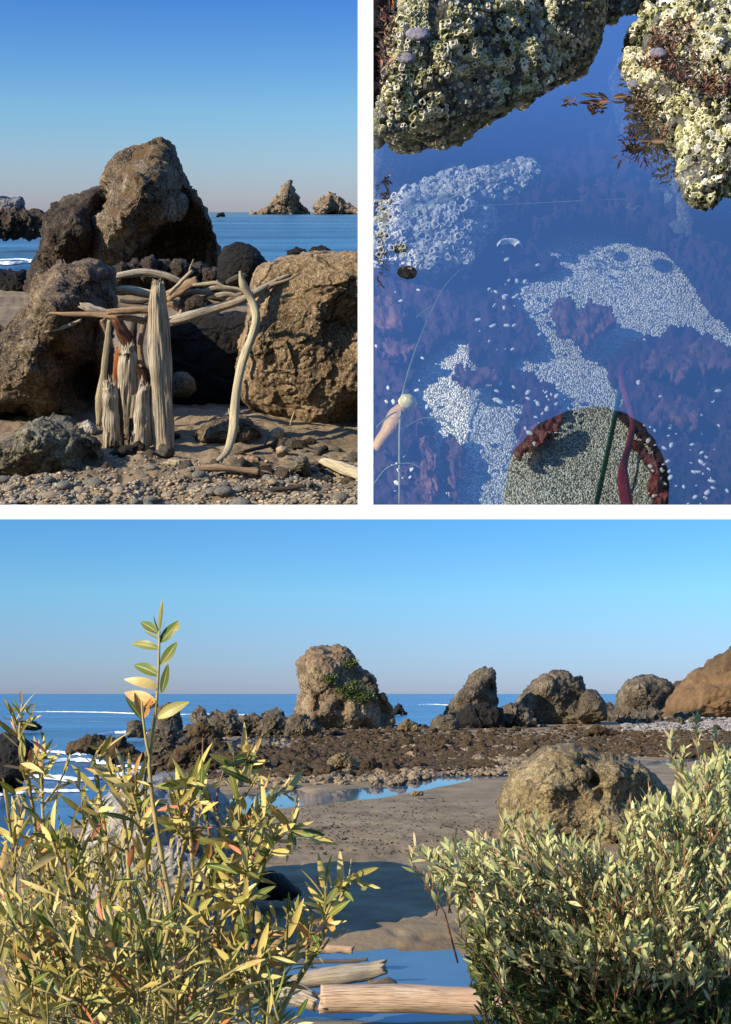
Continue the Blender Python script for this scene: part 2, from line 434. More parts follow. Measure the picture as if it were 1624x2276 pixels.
def make_blob(name, mat, seed, sub=3, squash=(1, .9, .6), amp=.25, cr=.5):
    """prototype stone, radius about one"""
    import bmesh
    bm = bmesh.new(); bmesh.ops.create_icosphere(bm, subdivisions=sub, radius=1)
    for v in bm.verts:
        p = v.co.copy(); d = 1 + amp * fbm(p, .9, .9, 4, seed) + cr * .55 * facet(p, 1.1, seed) + cr * .2 * facet(p, 3, seed)
        v.co = Vector((p.x * squash[0] * d, p.y * squash[1] * d, p.z * squash[2] * d))
    me = bpy.data.meshes.new(name); bm.to_mesh(me); bm.free(); me.materials.append(MATS[mat])
    me.polygons.foreach_set('use_smooth', [not name.startswith('reef')] * len(me.polygons)); return me

def put(place, me, name, loc, r, rz, label, cat, group=None, tilt=0.0, sq=1.0):
    o = bpy.data.objects.new(name, me); C.objects.link(o)
    o.matrix_world = place.M @ Matrix.Translation(loc) @ Matrix.Rotation(rz, 4, 'Z') @ Matrix.Rotation(tilt, 4, 'X') @ Matrix.Diagonal((r, r * sq, r, 1))
    return props(o, label, cat, group)

def catmull(P, n):
    P = [Vector(p) for p in P]; out = []
    if len(P) == 2: return [P[0].lerp(P[1], i / n) for i in range(n + 1)]
    Q = [P[0] * 2 - P[1]] + P + [P[-1] * 2 - P[-2]]; m = len(P) - 1
    for i in range(n + 1):
        u = i / n * m; k = min(int(u), m - 1); t = u - k; a, b, c, d = Q[k:k + 4]
        out.append(.5 * ((2 * b) + (c - a) * t + (2 * a - 5 * b + 4 * c - d) * t * t + (3 * b - a - 3 * c + d) * t ** 3))
    return out

def tube_data(pts, radii, n=24, sides=14, rough=.12, groove=.1, seed=0, flat=1.0, cap=True, jag=0.0):
    path = catmull(pts, n); m = len(radii) - 1; V, Fc, UV = [], [], []
    up = Vector((.31, -.8, .5)); Ln = 0
    for i, p in enumerate(path):
        t = ((path[min(i + 1, n)] - path[max(i - 1, 0)])).normalized()
        u = t.cross(up).normalized(); w = t.cross(u).normalized()
        f = i / n * m; k = min(int(f), m - 1); r = radii[k] * (1 - (f - k)) + radii[k + 1] * (f - k)
        if i: Ln += (p - path[i - 1]).length
        for s in range(sides + 1):
            a = 2 * math.pi * (s % sides) / sides
            g = 1 + rough * noise.noise(Vector((math.cos(a) * 1.2 + seed, math.sin(a) * 1.2, i * 4.5 / n))) * 2 + groove * (.25 - 1.6 * max(0, .35 - abs(noise.noise(Vector((math.cos(a) * 2.6 + seed * 3, math.sin(a) * 2.6, i * 2.2 / n)))) * 2.2)) + .5 * groove * noise.noise(Vector((math.cos(a) * 7 + seed, math.sin(a) * 7, i * 5 / n)))
            e = Vector((0, 0, 0))
            if jag and (i < 2 or i > n - 2): e = t * jag * r * noise.noise(Vector((math.cos(a) * 3 + seed, math.sin(a) * 3, 9.1))) * (1 if i else -1) * 2
            V.append(p + (u * math.cos(a) + w * math.sin(a) * flat) * r * g + e); UV.append((s / sides, Ln))
    for i in range(n):
        for s in range(sides):
            a = i * (sides + 1) + s; Fc.append((a, a + 1, a + sides + 2, a + sides + 1))
    if cap:
        for i, rev in ((0, 1), (n, 0)):
            b = i * (sides + 1); V.append(path[i] + (path[min(i + 1, n)] - path[max(i - 1, 0)]).normalized() * (-.1 if rev else .1) * radii[0 if rev else -1]); UV.append((.5, 0 if rev else Ln))
            cc = len(V) - 1
            for s in range(sides): Fc.append((b + s + 1, b + s, cc) if rev else (b + s, b + s + 1, cc))
    return V, Fc, UV

def stick(place, name, pix, rpx, Ys, mat, label, cat='driftwood', group=None, sides=14, n=26, rough=.12, groove=.12, flat=1.0, jag=.8, branches=(), seed=None):
    """a piece of wood along a traced line; Ys one depth or one per point"""
    if not hasattr(Ys, '__len__'): Ys = [Ys] * len(pix)
    pts = [place.at(x, y, Y) for (x, y), Y in zip(pix, Ys)]
    rad = [r / F * Ys[min(int(i * len(Ys) / len(rpx)), len(Ys) - 1)] for i, r in enumerate(rpx)]
    seed = random.random() * 50 if seed is None else seed
    V, Fc, UV = tube_data(pts, rad, n, sides, rough, groove, seed, flat, True, jag)
    for bp, br in branches:
        bpts = [place.at(x, y, Ys[0]) for x, y in bp]; v2, f2, u2 = tube_data(bpts, [r / F * Ys[0] for r in br], 10, 8, .1, .05, seed + 2, 1)
        off = len(V); V += v2; UV += u2; Fc += [tuple(i + off for i in f) for f in f2]
    lo = min(pts, key=lambda p: p.z)
    o = mesh(place, name, [tuple(v) for v in V], Fc, mat, lo, uv=UV)
    return props(o, label, cat, group)

# ================================================================== PLACE 1: driftwood shelter on the cove
def sheet(place, name, xs, ys, hf, mat, label=None, kind='structure', clip=None):
    V = []; nx, ny = len(xs), len(ys)
    for y in ys:
        for x in xs:
            X = x * y if clip is None else max(min(x * y, clip[1]), clip[0])
            V.append((X, y, hf(X, y)))
    Fc = [(j * nx + i, j * nx + i + 1, (j + 1) * nx + i + 1, (j + 1) * nx + i) for j in range(ny - 1) for i in range(nx - 1)]
    o = mesh(place, name, V, Fc, mat)
    return props(o, label, None, None, kind)

def h1(x, y):
    d = max(0, y - 21); base = -1.6 - .055 * d
    if y > 40: base = -1.6 - .055 * 19 - (y - 40) * .1
    a = .06 if y < 6.9 else .03
    b = .06 * noise.noise(Vector((x * .8, y * .5, 0))) + a * fbm((x, y, 0), 3.0, .8, 5) + .012 * fbm((x, y, 0), 11, .8, 3, 4)
    # sand banked up at the foot of the boulders
    b += .09 * math.exp(-((x + 1.2) / .9) ** 2 - ((y - 8.1) / .5) ** 2)
    return base + b
y0 = P1.gnd(800, 1138).y
xs = np.linspace(-.352, 0, 180)
ys = np.concatenate([np.linspace(y0, 8.6, 260), np.linspace(8.7, 60, 120)])
sheet(P1, 'cove_sand', xs, ys, h1, 'coarse_sand')
sheet(P1, 'cove_sea', np.linspace(-.352, 0, 40), np.concatenate([np.linspace(24, 60, 30), np.linspace(65, 460, 60)]), lambda x, y: -2.35 , 'sea_cove')
# sky over the cove
V = []; Fc = []; na, ne = 30, 24; RD = 475
for j in range(ne + 1):
    el = R(-1.0 + 43 * j / ne)
    for i in range(na + 1):
        az = R(-36 + 36 * i / na); V.append((RD * math.sin(az) * math.cos(el), RD * math.cos(az) * math.cos(el), RD * math.sin(el)))
for j in range(ne):
    for i in range(na): a = j * (na + 1) + i; Fc.append((a, a + 1, a + na + 2, a + na + 1))
props(mesh(P1, 'sky', V, Fc, 'cove_sky'), kind='structure')

# --- great rock with buttress
gl = P1.at(280, 640, 22)
gr = empty(P1, 'great_rock', 'huge craggy dark rock with pale upper face rising behind the driftwood shelter', 'rock', gl)
gr['_loc'] = tuple(gl)
rock(P1, 'rock_body', [(170, 680), (176, 580), (180, 520), (195, 480), (228, 440), (238, 380), (258, 345), (300, 326), (345, 316), (370, 318), (388, 350), (398, 378), (425, 415), (445, 445), (460, 480), (478, 520), (491, 560), (492, 610), (480, 680)],
     22, 1.2, 'stack_rock', root=gr, relief=[(310, 400, 75, .9), (265, 500, 60, 1.0), (330, 470, 60, .5), (370, 590, 80, -2.6), (440, 520, 60, -1.3), (420, 420, 40, -.8), (230, 560, 30, .5)], seed=3.3, amp=.04, cr=.055, fs=1.6, c=(330, 500), nr=110, na=260)
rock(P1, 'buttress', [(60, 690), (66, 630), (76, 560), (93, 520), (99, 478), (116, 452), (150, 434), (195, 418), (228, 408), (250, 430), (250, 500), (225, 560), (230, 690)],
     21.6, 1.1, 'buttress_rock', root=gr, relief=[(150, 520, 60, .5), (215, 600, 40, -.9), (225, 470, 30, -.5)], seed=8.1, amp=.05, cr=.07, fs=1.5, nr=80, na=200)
del gr['_loc']
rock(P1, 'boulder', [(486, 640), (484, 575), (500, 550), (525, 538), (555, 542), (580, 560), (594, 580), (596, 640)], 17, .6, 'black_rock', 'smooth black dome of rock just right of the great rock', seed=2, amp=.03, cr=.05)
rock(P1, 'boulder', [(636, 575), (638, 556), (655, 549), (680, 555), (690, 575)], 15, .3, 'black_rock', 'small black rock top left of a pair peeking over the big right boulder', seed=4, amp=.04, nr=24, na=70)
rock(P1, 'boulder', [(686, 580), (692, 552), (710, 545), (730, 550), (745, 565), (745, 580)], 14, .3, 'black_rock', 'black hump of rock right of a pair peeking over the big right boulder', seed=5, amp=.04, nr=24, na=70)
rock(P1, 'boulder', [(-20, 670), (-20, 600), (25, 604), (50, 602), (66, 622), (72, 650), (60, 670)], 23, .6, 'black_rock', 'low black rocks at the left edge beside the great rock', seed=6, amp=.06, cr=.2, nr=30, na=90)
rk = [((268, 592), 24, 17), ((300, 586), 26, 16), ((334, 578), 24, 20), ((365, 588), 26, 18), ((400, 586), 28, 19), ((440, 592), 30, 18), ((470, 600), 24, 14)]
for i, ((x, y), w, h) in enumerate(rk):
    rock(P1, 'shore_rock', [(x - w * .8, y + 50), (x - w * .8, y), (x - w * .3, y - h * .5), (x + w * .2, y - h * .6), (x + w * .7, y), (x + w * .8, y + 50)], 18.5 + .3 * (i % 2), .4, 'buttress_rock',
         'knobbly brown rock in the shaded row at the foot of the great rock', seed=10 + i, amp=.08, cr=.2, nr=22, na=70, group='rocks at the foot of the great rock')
# --- left boulder, small boulder, right boulder
rock(P1, 'boulder', [(-60, 960), (-60, 760), (20, 720), (62, 690), (92, 618), (130, 584), (200, 578), (236, 596), (248, 650), (236, 720), (232, 800), (226, 870), (215, 925), (160, 950), (60, 965)],
     8.8, .95, 'boulder_left', 'big speckled brown boulder left of the driftwood shelter', relief=[(120, 680, 70, .35), (60, 820, 60, .3), (190, 850, 60, -.75), (215, 740, 40, -.4), (230, 640, 25, -.35), (120, 790, 25, -.2), (30, 925, 40, -.35)],
     seed=21, amp=.035, cr=.06, fs=1.7, c=(110, 780), nr=120, na=260)
rock(P1, 'boulder', [(-70, 1075), (-60, 1000), (30, 985), (52, 948), (90, 930), (130, 934), (180, 958), (212, 985), (234, 1015), (225, 1060), (100, 1075)],
     6.75, .40, 'boulder_grey', 'small rough grey-brown boulder at the lower left in front of the shelter', relief=[(70, 990, 40, .1), (200, 1020, 30, -.15)], seed=25, amp=.04, cr=.08, fs=1.8, nr=90, na=200)
rock(P1, 'boulder', [(556, 640), (562, 605), (582, 588), (640, 568), (700, 559), (760, 560), (990, 560), (990, 1010), (800, 1008), (740, 1000), (690, 985), (650, 970), (600, 945), (560, 920), (536, 895), (526, 850), (530, 770), (548, 700)],
     8.6, .75, 'boulder_brown', 'huge pitted tan boulder filling the right side beside the bent stick', relief=[(560, 760, 40, .12), (790, 720, 60, -.25), (800, 930, 40, -.3), (640, 640, 60, -.12)],
     seed=31, amp=.016, cr=.026, fs=3.2, c=(700, 780), nr=150, na=280, clipx=-.004, k=3.4)
# crevice boulders closing the hollow; the back one is coloured black as its shade
rock(P1, 'boulder', [(350, 940), (350, 720), (380, 705), (450, 700), (540, 690), (590, 700), (590, 950)], 9.2, .3, 'black_rock', 'rock at the back of the hollow under the driftwood beam, coloured black for shade', seed=33, amp=.03, cr=.08, nr=40, na=120)
rock(P1, 'boulder', [(380, 880), (378, 840), (392, 826), (415, 828), (434, 845), (438, 868), (420, 885)], 8.6, .18, 'boulder_grey', 'rounded bluish-grey boulder in shade inside the hollow behind the post', seed=35, amp=.02, cr=.02, nr=30, na=80)
rock(P1, 'boulder', [(428, 985), (436, 962), (470, 935), (520, 928), (560, 935), (580, 965), (570, 990), (500, 1000)], 7.55, .26, 'boulder_left', 'low rough rock under the foot of the bent stick', seed=37, amp=.05, cr=.09, nr=50, na=130)
rock(P1, 'boulder', [(200, 700), (208, 640), (225, 625), (245, 632), (262, 660), (262, 720), (230, 730)], 8.9, .2, 'boulder_grey', 'pointed grey rock between the left boulder and the shelter', seed=38, amp=.05, cr=.1, nr=36, na=90)
rock(P1, 'boulder', [(640, 1052), (645, 1030), (665, 1012), (685, 1014), (690, 1040), (680, 1055)], 6.5, .1, 'boulder_grey', 'knobbly grey stone on the shingle below the big right boulder', seed=39, amp=.07, cr=.15, nr=36, na=90)
rock(P1, 'boulder', [(600, 975), (604, 955), (618, 948), (632, 955), (634, 975), (615, 982)], 7.5, .08, 'pebble_tan', 'round tan stone beneath the big right boulder', seed=40, amp=.02, cr=.02, nr=20, na=60)
rock(P1, 'boulder', [(615, 1010), (614, 996), (625, 990), (640, 995), (642, 1008), (630, 1014)], 6.95, .07, 'pebble_tan', 'smooth olive egg-shaped stone beside the dark stick', seed=41, amp=.01, cr=.01, nr=20, na=60)
for i, (x, y, r) in enumerate(((117, 768, 7), (128, 764, 9), (133, 772, 9))):
    put(P1, make_blob('pebble', 'pebble_tan', i + .5, 3, (1, .8, .8), .08, .05), 'pebble', P1.at(x, y, 8.52), r / F * 8.5, i, ('leftmost', 'uppermost', 'lowest and largest')[i] + ' of three smooth pebbles lodged in the left boulder', 'pebble', 'pebbles lodged in the boulder')
rock(P1, 'boulder', [(178, 955), (180, 940), (196, 934), (212, 945), (222, 960), (210, 970), (190, 968)], 7.7, .08, 'pale_stone', 'whitish stone behind the small rough boulder', seed=43, amp=.06, cr=.1, nr=24, na=70)
# --- islets on the horizon
rock(P1, 'sea_stack', [(556, 480), (562, 471), (590, 462), (612, 438), (632, 412), (646, 404), (655, 420), (664, 434), (670, 440), (668, 452), (688, 471), (690, 480)], 330, 5, 'islet_rock', 'tall pointed sea stack on the horizon, left of the far pair', 'sea stack', relief=[(640, 430, 20, 2), (670, 465, 20, -3)], seed=51, amp=.07, cr=.12, fs=1.6, c=(635, 462), nr=60, na=180)
rock(P1, 'sea_stack', [(698, 480), (704, 462), (706, 446), (722, 436), (732, 425), (744, 433), (762, 443), (788, 458), (812, 468), (860, 480)], 330, 5, 'islet_rock', 'lower blunt sea stack on the horizon, right of the far pair', 'sea stack', relief=[(725, 450, 20, 2)], seed=52, amp=.07, cr=.12, fs=1.6, c=(740, 468), nr=60, na=180, clipx=-.1)
rock(P1, 'sea_stack', [(480, 482), (484, 474), (496, 471), (500, 474), (504, 482)], 200, .5, 'black_rock', 'tiny dark rock awash near the horizon', 'sea stack', seed=53, nr=14, na=40)
rock(P1, 'sea_stack', [(-20, 480), (-20, 436), (34, 438), (50, 437), (55, 448), (57, 480)], 440, 6, 'haze_tinted_rock', 'flat-topped sea stack at the far left, hazy grey by its colour', 'sea stack', seed=54, amp=.05, cr=.1, nr=30, na=90)
rock(P1, 'sea_rock', [(-40, 530), (-40, 470), (32, 471), (70, 469), (90, 473), (108, 490), (110, 530)], 60, 1.6, 'buttress_rock', 'low dark brown reef rock in the water at the left, below the hazy stack', 'rock', seed=55, amp=.09, cr=.2, fs=1.6, nr=40, na=120)
# surf lines
def foam(place, z, pix, w, name='surf', Y0=None):
    pts = [place.gnd(x, y, z) for x, y in pix]; path = catmull(pts, 60); V = []; 
    for i, p in enumerate(path):
        a = w * math.sin(math.pi * i / 60) ** .5 * (.55 + .9 * abs(noise.noise(p * (1.5 / w))))
        for k in range(7):
            t = k / 6 - .5
            V.append((p.x, p.y + t * 2 * a + w * .5 * noise.noise(p * (2 / w)), p.z + .02 * w + .3 * w * max(0, .25 - t * t) * (1 + noise.noise(Vector((p.x * 3 / w, t * 4, 0))))))
    Fc = [(i * 7 + k, (i + 1) * 7 + k, (i + 1) * 7 + k + 1, i * 7 + k + 1) for i in range(60) for k in range(6)]
    return props(mesh(place, name, V, Fc, 'surf_foam'), 'white surf breaking in a line on the water', 'surf', None, 'stuff')
foam(P1, 2.33, [(-30, 588), (32, 587), (80, 583), (110, 590)], 1.1)
foam(P1, 2.33, [(-30, 580), (40, 577), (75, 579)], .5)
foam(P1, 2.33, [(572, 474.5), (620, 474.5), (680, 473.5)], 4)
foam(P1, 2.33, [(740, 473), (770, 472.5), (808, 472.3)], 5)

# --- the driftwood
DG = 'driftwood pieces of the shelter'
S = lambda *a, **k: stick(P1, 'driftwood', *a, **k)
S([(352, 630), (351, 665), (353, 740), (357, 830), (362, 920), (366, 996)], [12, 17, 22, 24, 23, 24, 22], 7.15, 'driftwood_grey', 'tall thick weathered grey post standing upright at the centre of the shelter', group=DG, sides=56, n=70, rough=.16, groove=.22, jag=1.6)
S([(534, 603), (541, 632), (560, 668), (570, 705), (562, 745), (543, 795), (530, 850), (522, 910), (519, 955), (505, 1003), (478, 1032)], [2.5, 9, 8, 9.5, 9, 10, 9, 10, 10, 8, 5], [7.5, 7.5, 7.5, 7.45, 7.4, 7.3, 7.2, 7.1, 7.0, 6.85, 6.7], 'driftwood_pale', 'long bent bone-white stick leaning from sand to roof at the right', group=DG, n=70, sides=18, rough=.07, branches=[([(521, 935), (512, 920), (509, 908)], [4, 3, 1.5])])
S([(380, 716), (420, 704), (470, 688), (545, 664), (600, 634), (645, 612)], [10, 11, 10, 10, 8, 6], [7.75, 7.75, 7.8, 7.85, 8.0, 8.1], 'driftwood_grey', 'long grey roof beam running up to rest on the big right boulder', group=DG, n=50, branches=[([(600, 634), (640, 622), (668, 606)], [4, 3, 1.5])])
S([(430, 634), (462, 631), (482, 630), (498, 639), (530, 643), (562, 652)], [3, 4.5, 5, 5, 4.5, 4], 7.65, 'driftwood_pale', 'crooked pale branch running across to the top of the bent stick', group=DG, n=40, branches=[([(482, 630), (484, 622)], [3, 1])])
S([(240, 624), (270, 612), (320, 606), (365, 612), (402, 626)], [6, 7.5, 8.5, 8, 6], 9.6, 'driftwood_grey', 'arched grey log lying behind the shelter top', group=DG, n=40)
S([(258, 646), (290, 646), (340, 655)], [9, 11, 9], 9.2, 'driftwood_pale', 'short pale log just under the arched one', group=DG)
S([(378, 652), (395, 635), (412, 617), (428, 602)], [5, 4.5, 4, 3.5], 7.7, 'driftwood_pale', 'thin forked branch pointing up and right above the pile', group=DG, branches=[([(420, 609), (424, 594), (431, 576)], [2.2, 2, 1])])
S([(372, 660), (405, 640), (436, 622)], [11, 12, 9], 7.9, 'driftwood_tan', 'broad split board sloping up right of the post top', group=DG, flat=.5)
S([(104, 694), (150, 698), (220, 699), (280, 706), (325, 714)], [2, 4.5, 6, 7.5, 7], [7.6, 7.5, 7.45, 7.4, 7.4], 'driftwood_tan', 'long thin tapering pole lying level to the left of the post', group=DG, n=40)
S([(180, 679), (200, 685), (225, 693), (255, 697)], [6, 10, 9, 6], 7.6, 'driftwood_grey', 'thick broken grey stub resting above the long thin pole', group=DG)
S([(240, 694), (290, 690), (335, 689)], [6, 8, 7], 7.35, 'driftwood_tan', 'short pinkish crosspiece touching the post', group=DG)
S([(101, 738), (140, 728), (180, 712)], [2, 4, 3.5], 7.6, 'driftwood_pale', 'small tapering stick at the far left below the thin pole', group=DG)
S([(244, 712), (238, 770), (231, 830), (225, 885), (220, 945)], [5, 6.5, 7, 13, 5], 7.4, 'driftwood_pale', 'narrow yellowish slat leaning at the left end of the upright row', group=DG, flat=.35, n=40)
S([(258, 710), (285, 760), (312, 820), (335, 880)], [14, 15, 14, 13], 7.75, 'driftwood_red', 'dark reddish board slanting down behind the stumps', group=DG, flat=.35, n=36, groove=.25)
S([(290, 770), (320, 830), (345, 900)], [10, 13, 11], 7.9, 'driftwood_red', 'second reddish board slanting beside the post', group=DG, flat=.35, groove=.25)
S([(228, 712), (238, 735), (250, 770)], [8, 7, 4], 7.7, 'driftwood_tan', 'short orange-tan splinter behind the top of the narrow slat', group=DG, flat=.4)
S([(323, 700), (318, 735), (312, 775), (318, 815)], [7, 6.5, 6, 8], 7.75, 'driftwood_tan', 'knotty brown stick upright just left of the post', group=DG)
S([(283, 778), (284, 800), (283, 870), (280, 945)], [16, 20, 21, 22], 7.4, 'driftwood_grey', 'rounded grey stump in the middle of the upright row', group=DG, sides=40, n=40, rough=.16, groove=.22, jag=1.2)
S([(244, 856), (246, 880), (249, 930), (250, 985)], [13, 17, 19, 19], 7.2, 'driftwood_grey', 'short weathered stump at the left of the upright row', group=DG, sides=40, n=36, rough=.18, groove=.22, jag=1.6)
S([(322, 860), (319, 885), (318, 930), (313, 992)], [12, 15, 18, 20], 7.12, 'driftwood_grey', 'short cracked stump standing against the left of the post', group=DG, sides=40, n=36, rough=.18, groove=.22, jag=1.6)
S([(268, 772), (262, 810), (258, 875)], [8, 9, 7], 7.62, 'driftwood_orange', 'crumbly orange rotten piece behind the middle stump', group=DG, groove=.3)
S([(302, 905), (308, 935), (316, 965)], [3, 5, 2], 7.3, 'driftwood_pale', 'pale pointed splinter between the stumps', group=DG, flat=.4)
S([(290, 930), (293, 965), (292, 990)], [7, 9, 8], 7.34, 'driftwood_dark', 'dark stub at the foot between the stumps', group=DG)
for pp, rr2, Y, m_, lb in (([(262, 868), (266, 920), (268, 985)], [6, 9, 9], 7.28, 'driftwood_dark', 'dark splintered slat between the left stump and the middle stump'), ([(299, 880), (298, 930), (296, 975)], [5, 8, 8], 7.35, 'driftwood_grey', 'narrow grey slat between the middle and right stumps'),
                          ([(338, 800), (336, 870), (338, 960)], [6, 8, 8], 7.5, 'driftwood_dark', 'dark upright slat hidden just left of the post'), ([(232, 865), (236, 920), (240, 980)], [4, 7, 7], 7.35, 'driftwood_tan', 'tan slat at the very left foot of the upright row'),
                          ([(300, 705), (296, 760), (300, 850)], [6, 8, 8], 7.85, 'driftwood_dark', 'dark upright slat high behind the middle stump')):
    S(pp, rr2, Y, m_, lb, group=DG, flat=.5, jag=1.6, sides=20, groove=.2)
pile = [([(395, 690), (415, 665), (430, 655)], 9, 'driftwood_dark', 'dark grey chunk at the left of the roof pile'), ([(408, 655), (440, 648), (470, 652)], 7, 'driftwood_grey', 'grey stick lying across the roof pile'),
        ([(440, 668), (475, 660), (505, 668)], 7, 'driftwood_dark', 'dark stick in the middle of the roof pile'), ([(452, 650), (480, 640), (520, 645)], 6, 'driftwood_grey', 'thin grey stick at the top of the roof pile'),
        ([(398, 668), (404, 690), (410, 705)], 6, 'driftwood_pale', 'pale broken stick end pointing down in the roof pile'), ([(375, 675), (395, 680), (412, 690)], 8, 'driftwood_tan', 'tan knot of wood right beside the post top'),
        ([(508, 628), (525, 620), (548, 612)], 9, 'driftwood_dark', 'short dark log end above the crooked branch'), ([(415, 700), (440, 694), (462, 682)], 6, 'driftwood_red', 'reddish stick end under the roof pile')]
pile += [([(430, 682), (455, 672), (490, 676)], 9, 'driftwood_tan', 'thick tan chunk lodged behind the roof beam'), ([(462, 664), (500, 655), (534, 660)], 7, 'driftwood_grey', 'grey stick end beside the bent stick top'),
        ([(388, 640), (400, 655), (418, 672)], 5, 'driftwood_grey', 'thin grey stick sloping down right of the post top'), ([(500, 672), (515, 662), (540, 652)], 6, 'driftwood_tan', 'tan stub on the roof beam near the bent stick'),
        ([(268, 668), (300, 672), (335, 668)], 5, 'driftwood_dark', 'dark stick behind the pinkish crosspiece'), ([(396, 706), (404, 690), (400, 672)], 7, 'driftwood_pale', 'pale upright knot of wood in the roof pile'),
        ([(425, 660), (448, 664), (468, 672)], 5, 'driftwood_red', 'reddish splinter across the roof pile'), ([(575, 655), (600, 640), (618, 622)], 3, 'driftwood_dark', 'thin dark twig beside the right end of the roof beam')]
for pts, r, m, lb in pile: S(pts, [r * .8, r, r * .7], 7.95, m, lb, group=DG)
rock(P1, 'boulder', [(412, 692), (414, 668), (432, 656), (455, 660), (470, 675), (468, 690), (440, 698)], 7.9, .1, 'buttress_rock', 'brown stone resting on the roof pile behind the beam', seed=60, amp=.05, cr=.08, nr=24, na=70)
G = lambda px, py: P1.gnd(px, py).y
S([(425, 1042), (470, 1040), (520, 1043), (575, 1048)], [5, 8, 7, 9], [G(0, 1056)] * 4, 'driftwood_tan', 'pinkish stick lying on the shingle below the bent stick')
S([(490, 1022), (540, 1005), (600, 990), (648, 976)], [4, 4, 5, 5], [7.15, 7.0, 7.15, 7.3], 'driftwood_dark', 'dark stick lying slanted on the sand below the right boulder', branches=[([(575, 1000), (592, 985), (600, 965)], [2, 1.6, 1])])
S([(718, 1024), (750, 1036), (806, 1056)], [11, 15, 14], [6.65, 6.5, 6.35], 'driftwood_pale', 'thick yellowish split log at the lower right', sides=22, flat=.6)
S([(532, 1022), (552, 1024), (572, 1024)], [11, 12, 10], 6.65, 'driftwood_tan', 'short striped wood block on the shingle')
S([(682, 1112), (705, 1104), (745, 1110), (785, 1112)], [7, 9, 10, 9], 5.86, 'driftwood_tan', 'curved hollow log half buried at the bottom right')
S([(585, 1090), (630, 1086), (680, 1080)], [4, 6, 4], 6.08, 'driftwood_dark', 'dark flat stick on the pebbles at the bottom')
S([(646, 945), (650, 930), (655, 915)], [2, 2.5, 1.5], 7.7, 'driftwood_pale', 'tiny pale twig upright beneath the right boulder')
S([(390, 975), (430, 968), (468, 958)], [3, 3, 2], 8.0, 'driftwood_tan', 'thin twig on the shaded sand in the hollow')
S([(375, 1028), (392, 1030), (402, 1028)], [8, 9, 7], 6.65, 'driftwood_pale', 'small tan wood chip on the sand below the post')

for i in range(34):
    x, y = random.uniform(420, 780), random.uniform(985, 1095); L = random.uniform(8, 26); a = random.uniform(-.5, .5); Y = 3840 / (y - 458) * .992
    S([(x - L, y + a * L * .6), (x, y - 1), (x + L, y - a * L * .6)], [1.2, 2.2, 1.0], Y, random.choice(('driftwood_dark', 'driftwood_tan', 'driftwood_grey')), 'small splinter of driftwood littering the sand and shingle', group='driftwood splinters on the ground', sides=7, n=8)
# --- pebbles
pm = [make_blob('pebble', 'pebble_grey' if i % 3 else 'pebble_tan', i * 1.7, 3, (1, .75, .45), .06, .06) for i in range(6)]
used = 0
for i in range(290):
    while True:
        px = random.uniform(-10, 796); py = random.uniform(1040, 1120)
        if px > 420 or random.random() < (.25 if py < 1085 else .7): break
    if px > 560 and random.random() < .3: py = random.uniform(1005, 1050)
    g = P1.gnd(px, py); r = random.uniform(.5, 1) ** 2 * random.choice((.028, .038, .05, .065))
    if g.x + r > -.02: continue
    g.z = h1(g.x, g.y) + r * .18
    put(P1, random.choice(pm), 'pebble', g, r, random.uniform(0, 6.3), 'smooth rounded pebble among many on the beach shingle', 'pebble', 'pebbles on the cove shingle', random.uniform(-.25, .25))
sm = [make_blob('stone', m_, 70 + i, 3, (1, .85, .7), .25, .8) for i, m_ in enumerate(('boulder_grey', 'buttress_rock', 'boulder_left', 'buttress_rock'))]
for i in range(38):
    px, py = (random.uniform(520, 785), random.uniform(965, 1070)) if i % 3 else (random.uniform(200, 480), random.uniform(975, 1060)); g = P1.gnd(px, py); r = random.uniform(.025, .07)
    g.z = h1(g.x, g.y) + r * .2; put(P1, sm[i % 4], 'stone', g, r, random.uniform(0, 6.3), 'rough dark stone among others scattered round the foot of the shelter', 'stone', 'rough stones round the shelter')
# finer shingle
tm = []
V = []; Fc = []
import bmesh
bmq = bmesh.new(); bmesh.ops.create_icosphere(bmq, subdivisions=1, radius=1); iv = np.array([v.co[:] for v in bmq.verts]); ifc = [tuple(v.index for v in f.verts) for f in bmq.faces]; bmq.free()
def scatter_stones(place, name, pts, mat, label, cat, smooth=True):
    V = []; Fc = []
    for (p, r, sq) in pts:
        a = random.uniform(0, 6.28); ca, sa = math.cos(a), math.sin(a)
        w = iv * np.array((1, random.uniform(.6, .9), sq)) * r * (1 + .18 * np.random.RandomState(len(V)).randn(len(iv), 1))
        w = np.stack([w[:, 0] * ca - w[:, 1] * sa, w[:, 0] * sa + w[:, 1] * ca, w[:, 2]], 1) + np.array(p)
        o = len(V); V.extend(w.tolist()); Fc.extend([tuple(i + o for i in f) for f in ifc])
    return props(mesh(place, name, V, Fc, mat, smooth=smooth), label, cat, None, 'stuff')
pts = []
for i in range(6500):
    px = random.uniform(-20, 800); py = 1030 + 102 * random.random() ** .8
    if px < 420 and py < 1075 and random.random() < .7: continue
    g = P1.gnd(px, py); r = random.uniform(.005, .02)
    if g.x > -.03: continue
    g.z = h1(g.x, g.y) + r * .2; pts.append((tuple(g), r, .5))
scatter_stones(P1, 'shingle', pts[::2], 'pebble_grey', 'fine grey shingle spread over the sand', 'shingle')
scatter_stones(P1, 'shingle', pts[1::2], 'pebble_tan', 'fine tan shingle spread over the sand', 'shingle')

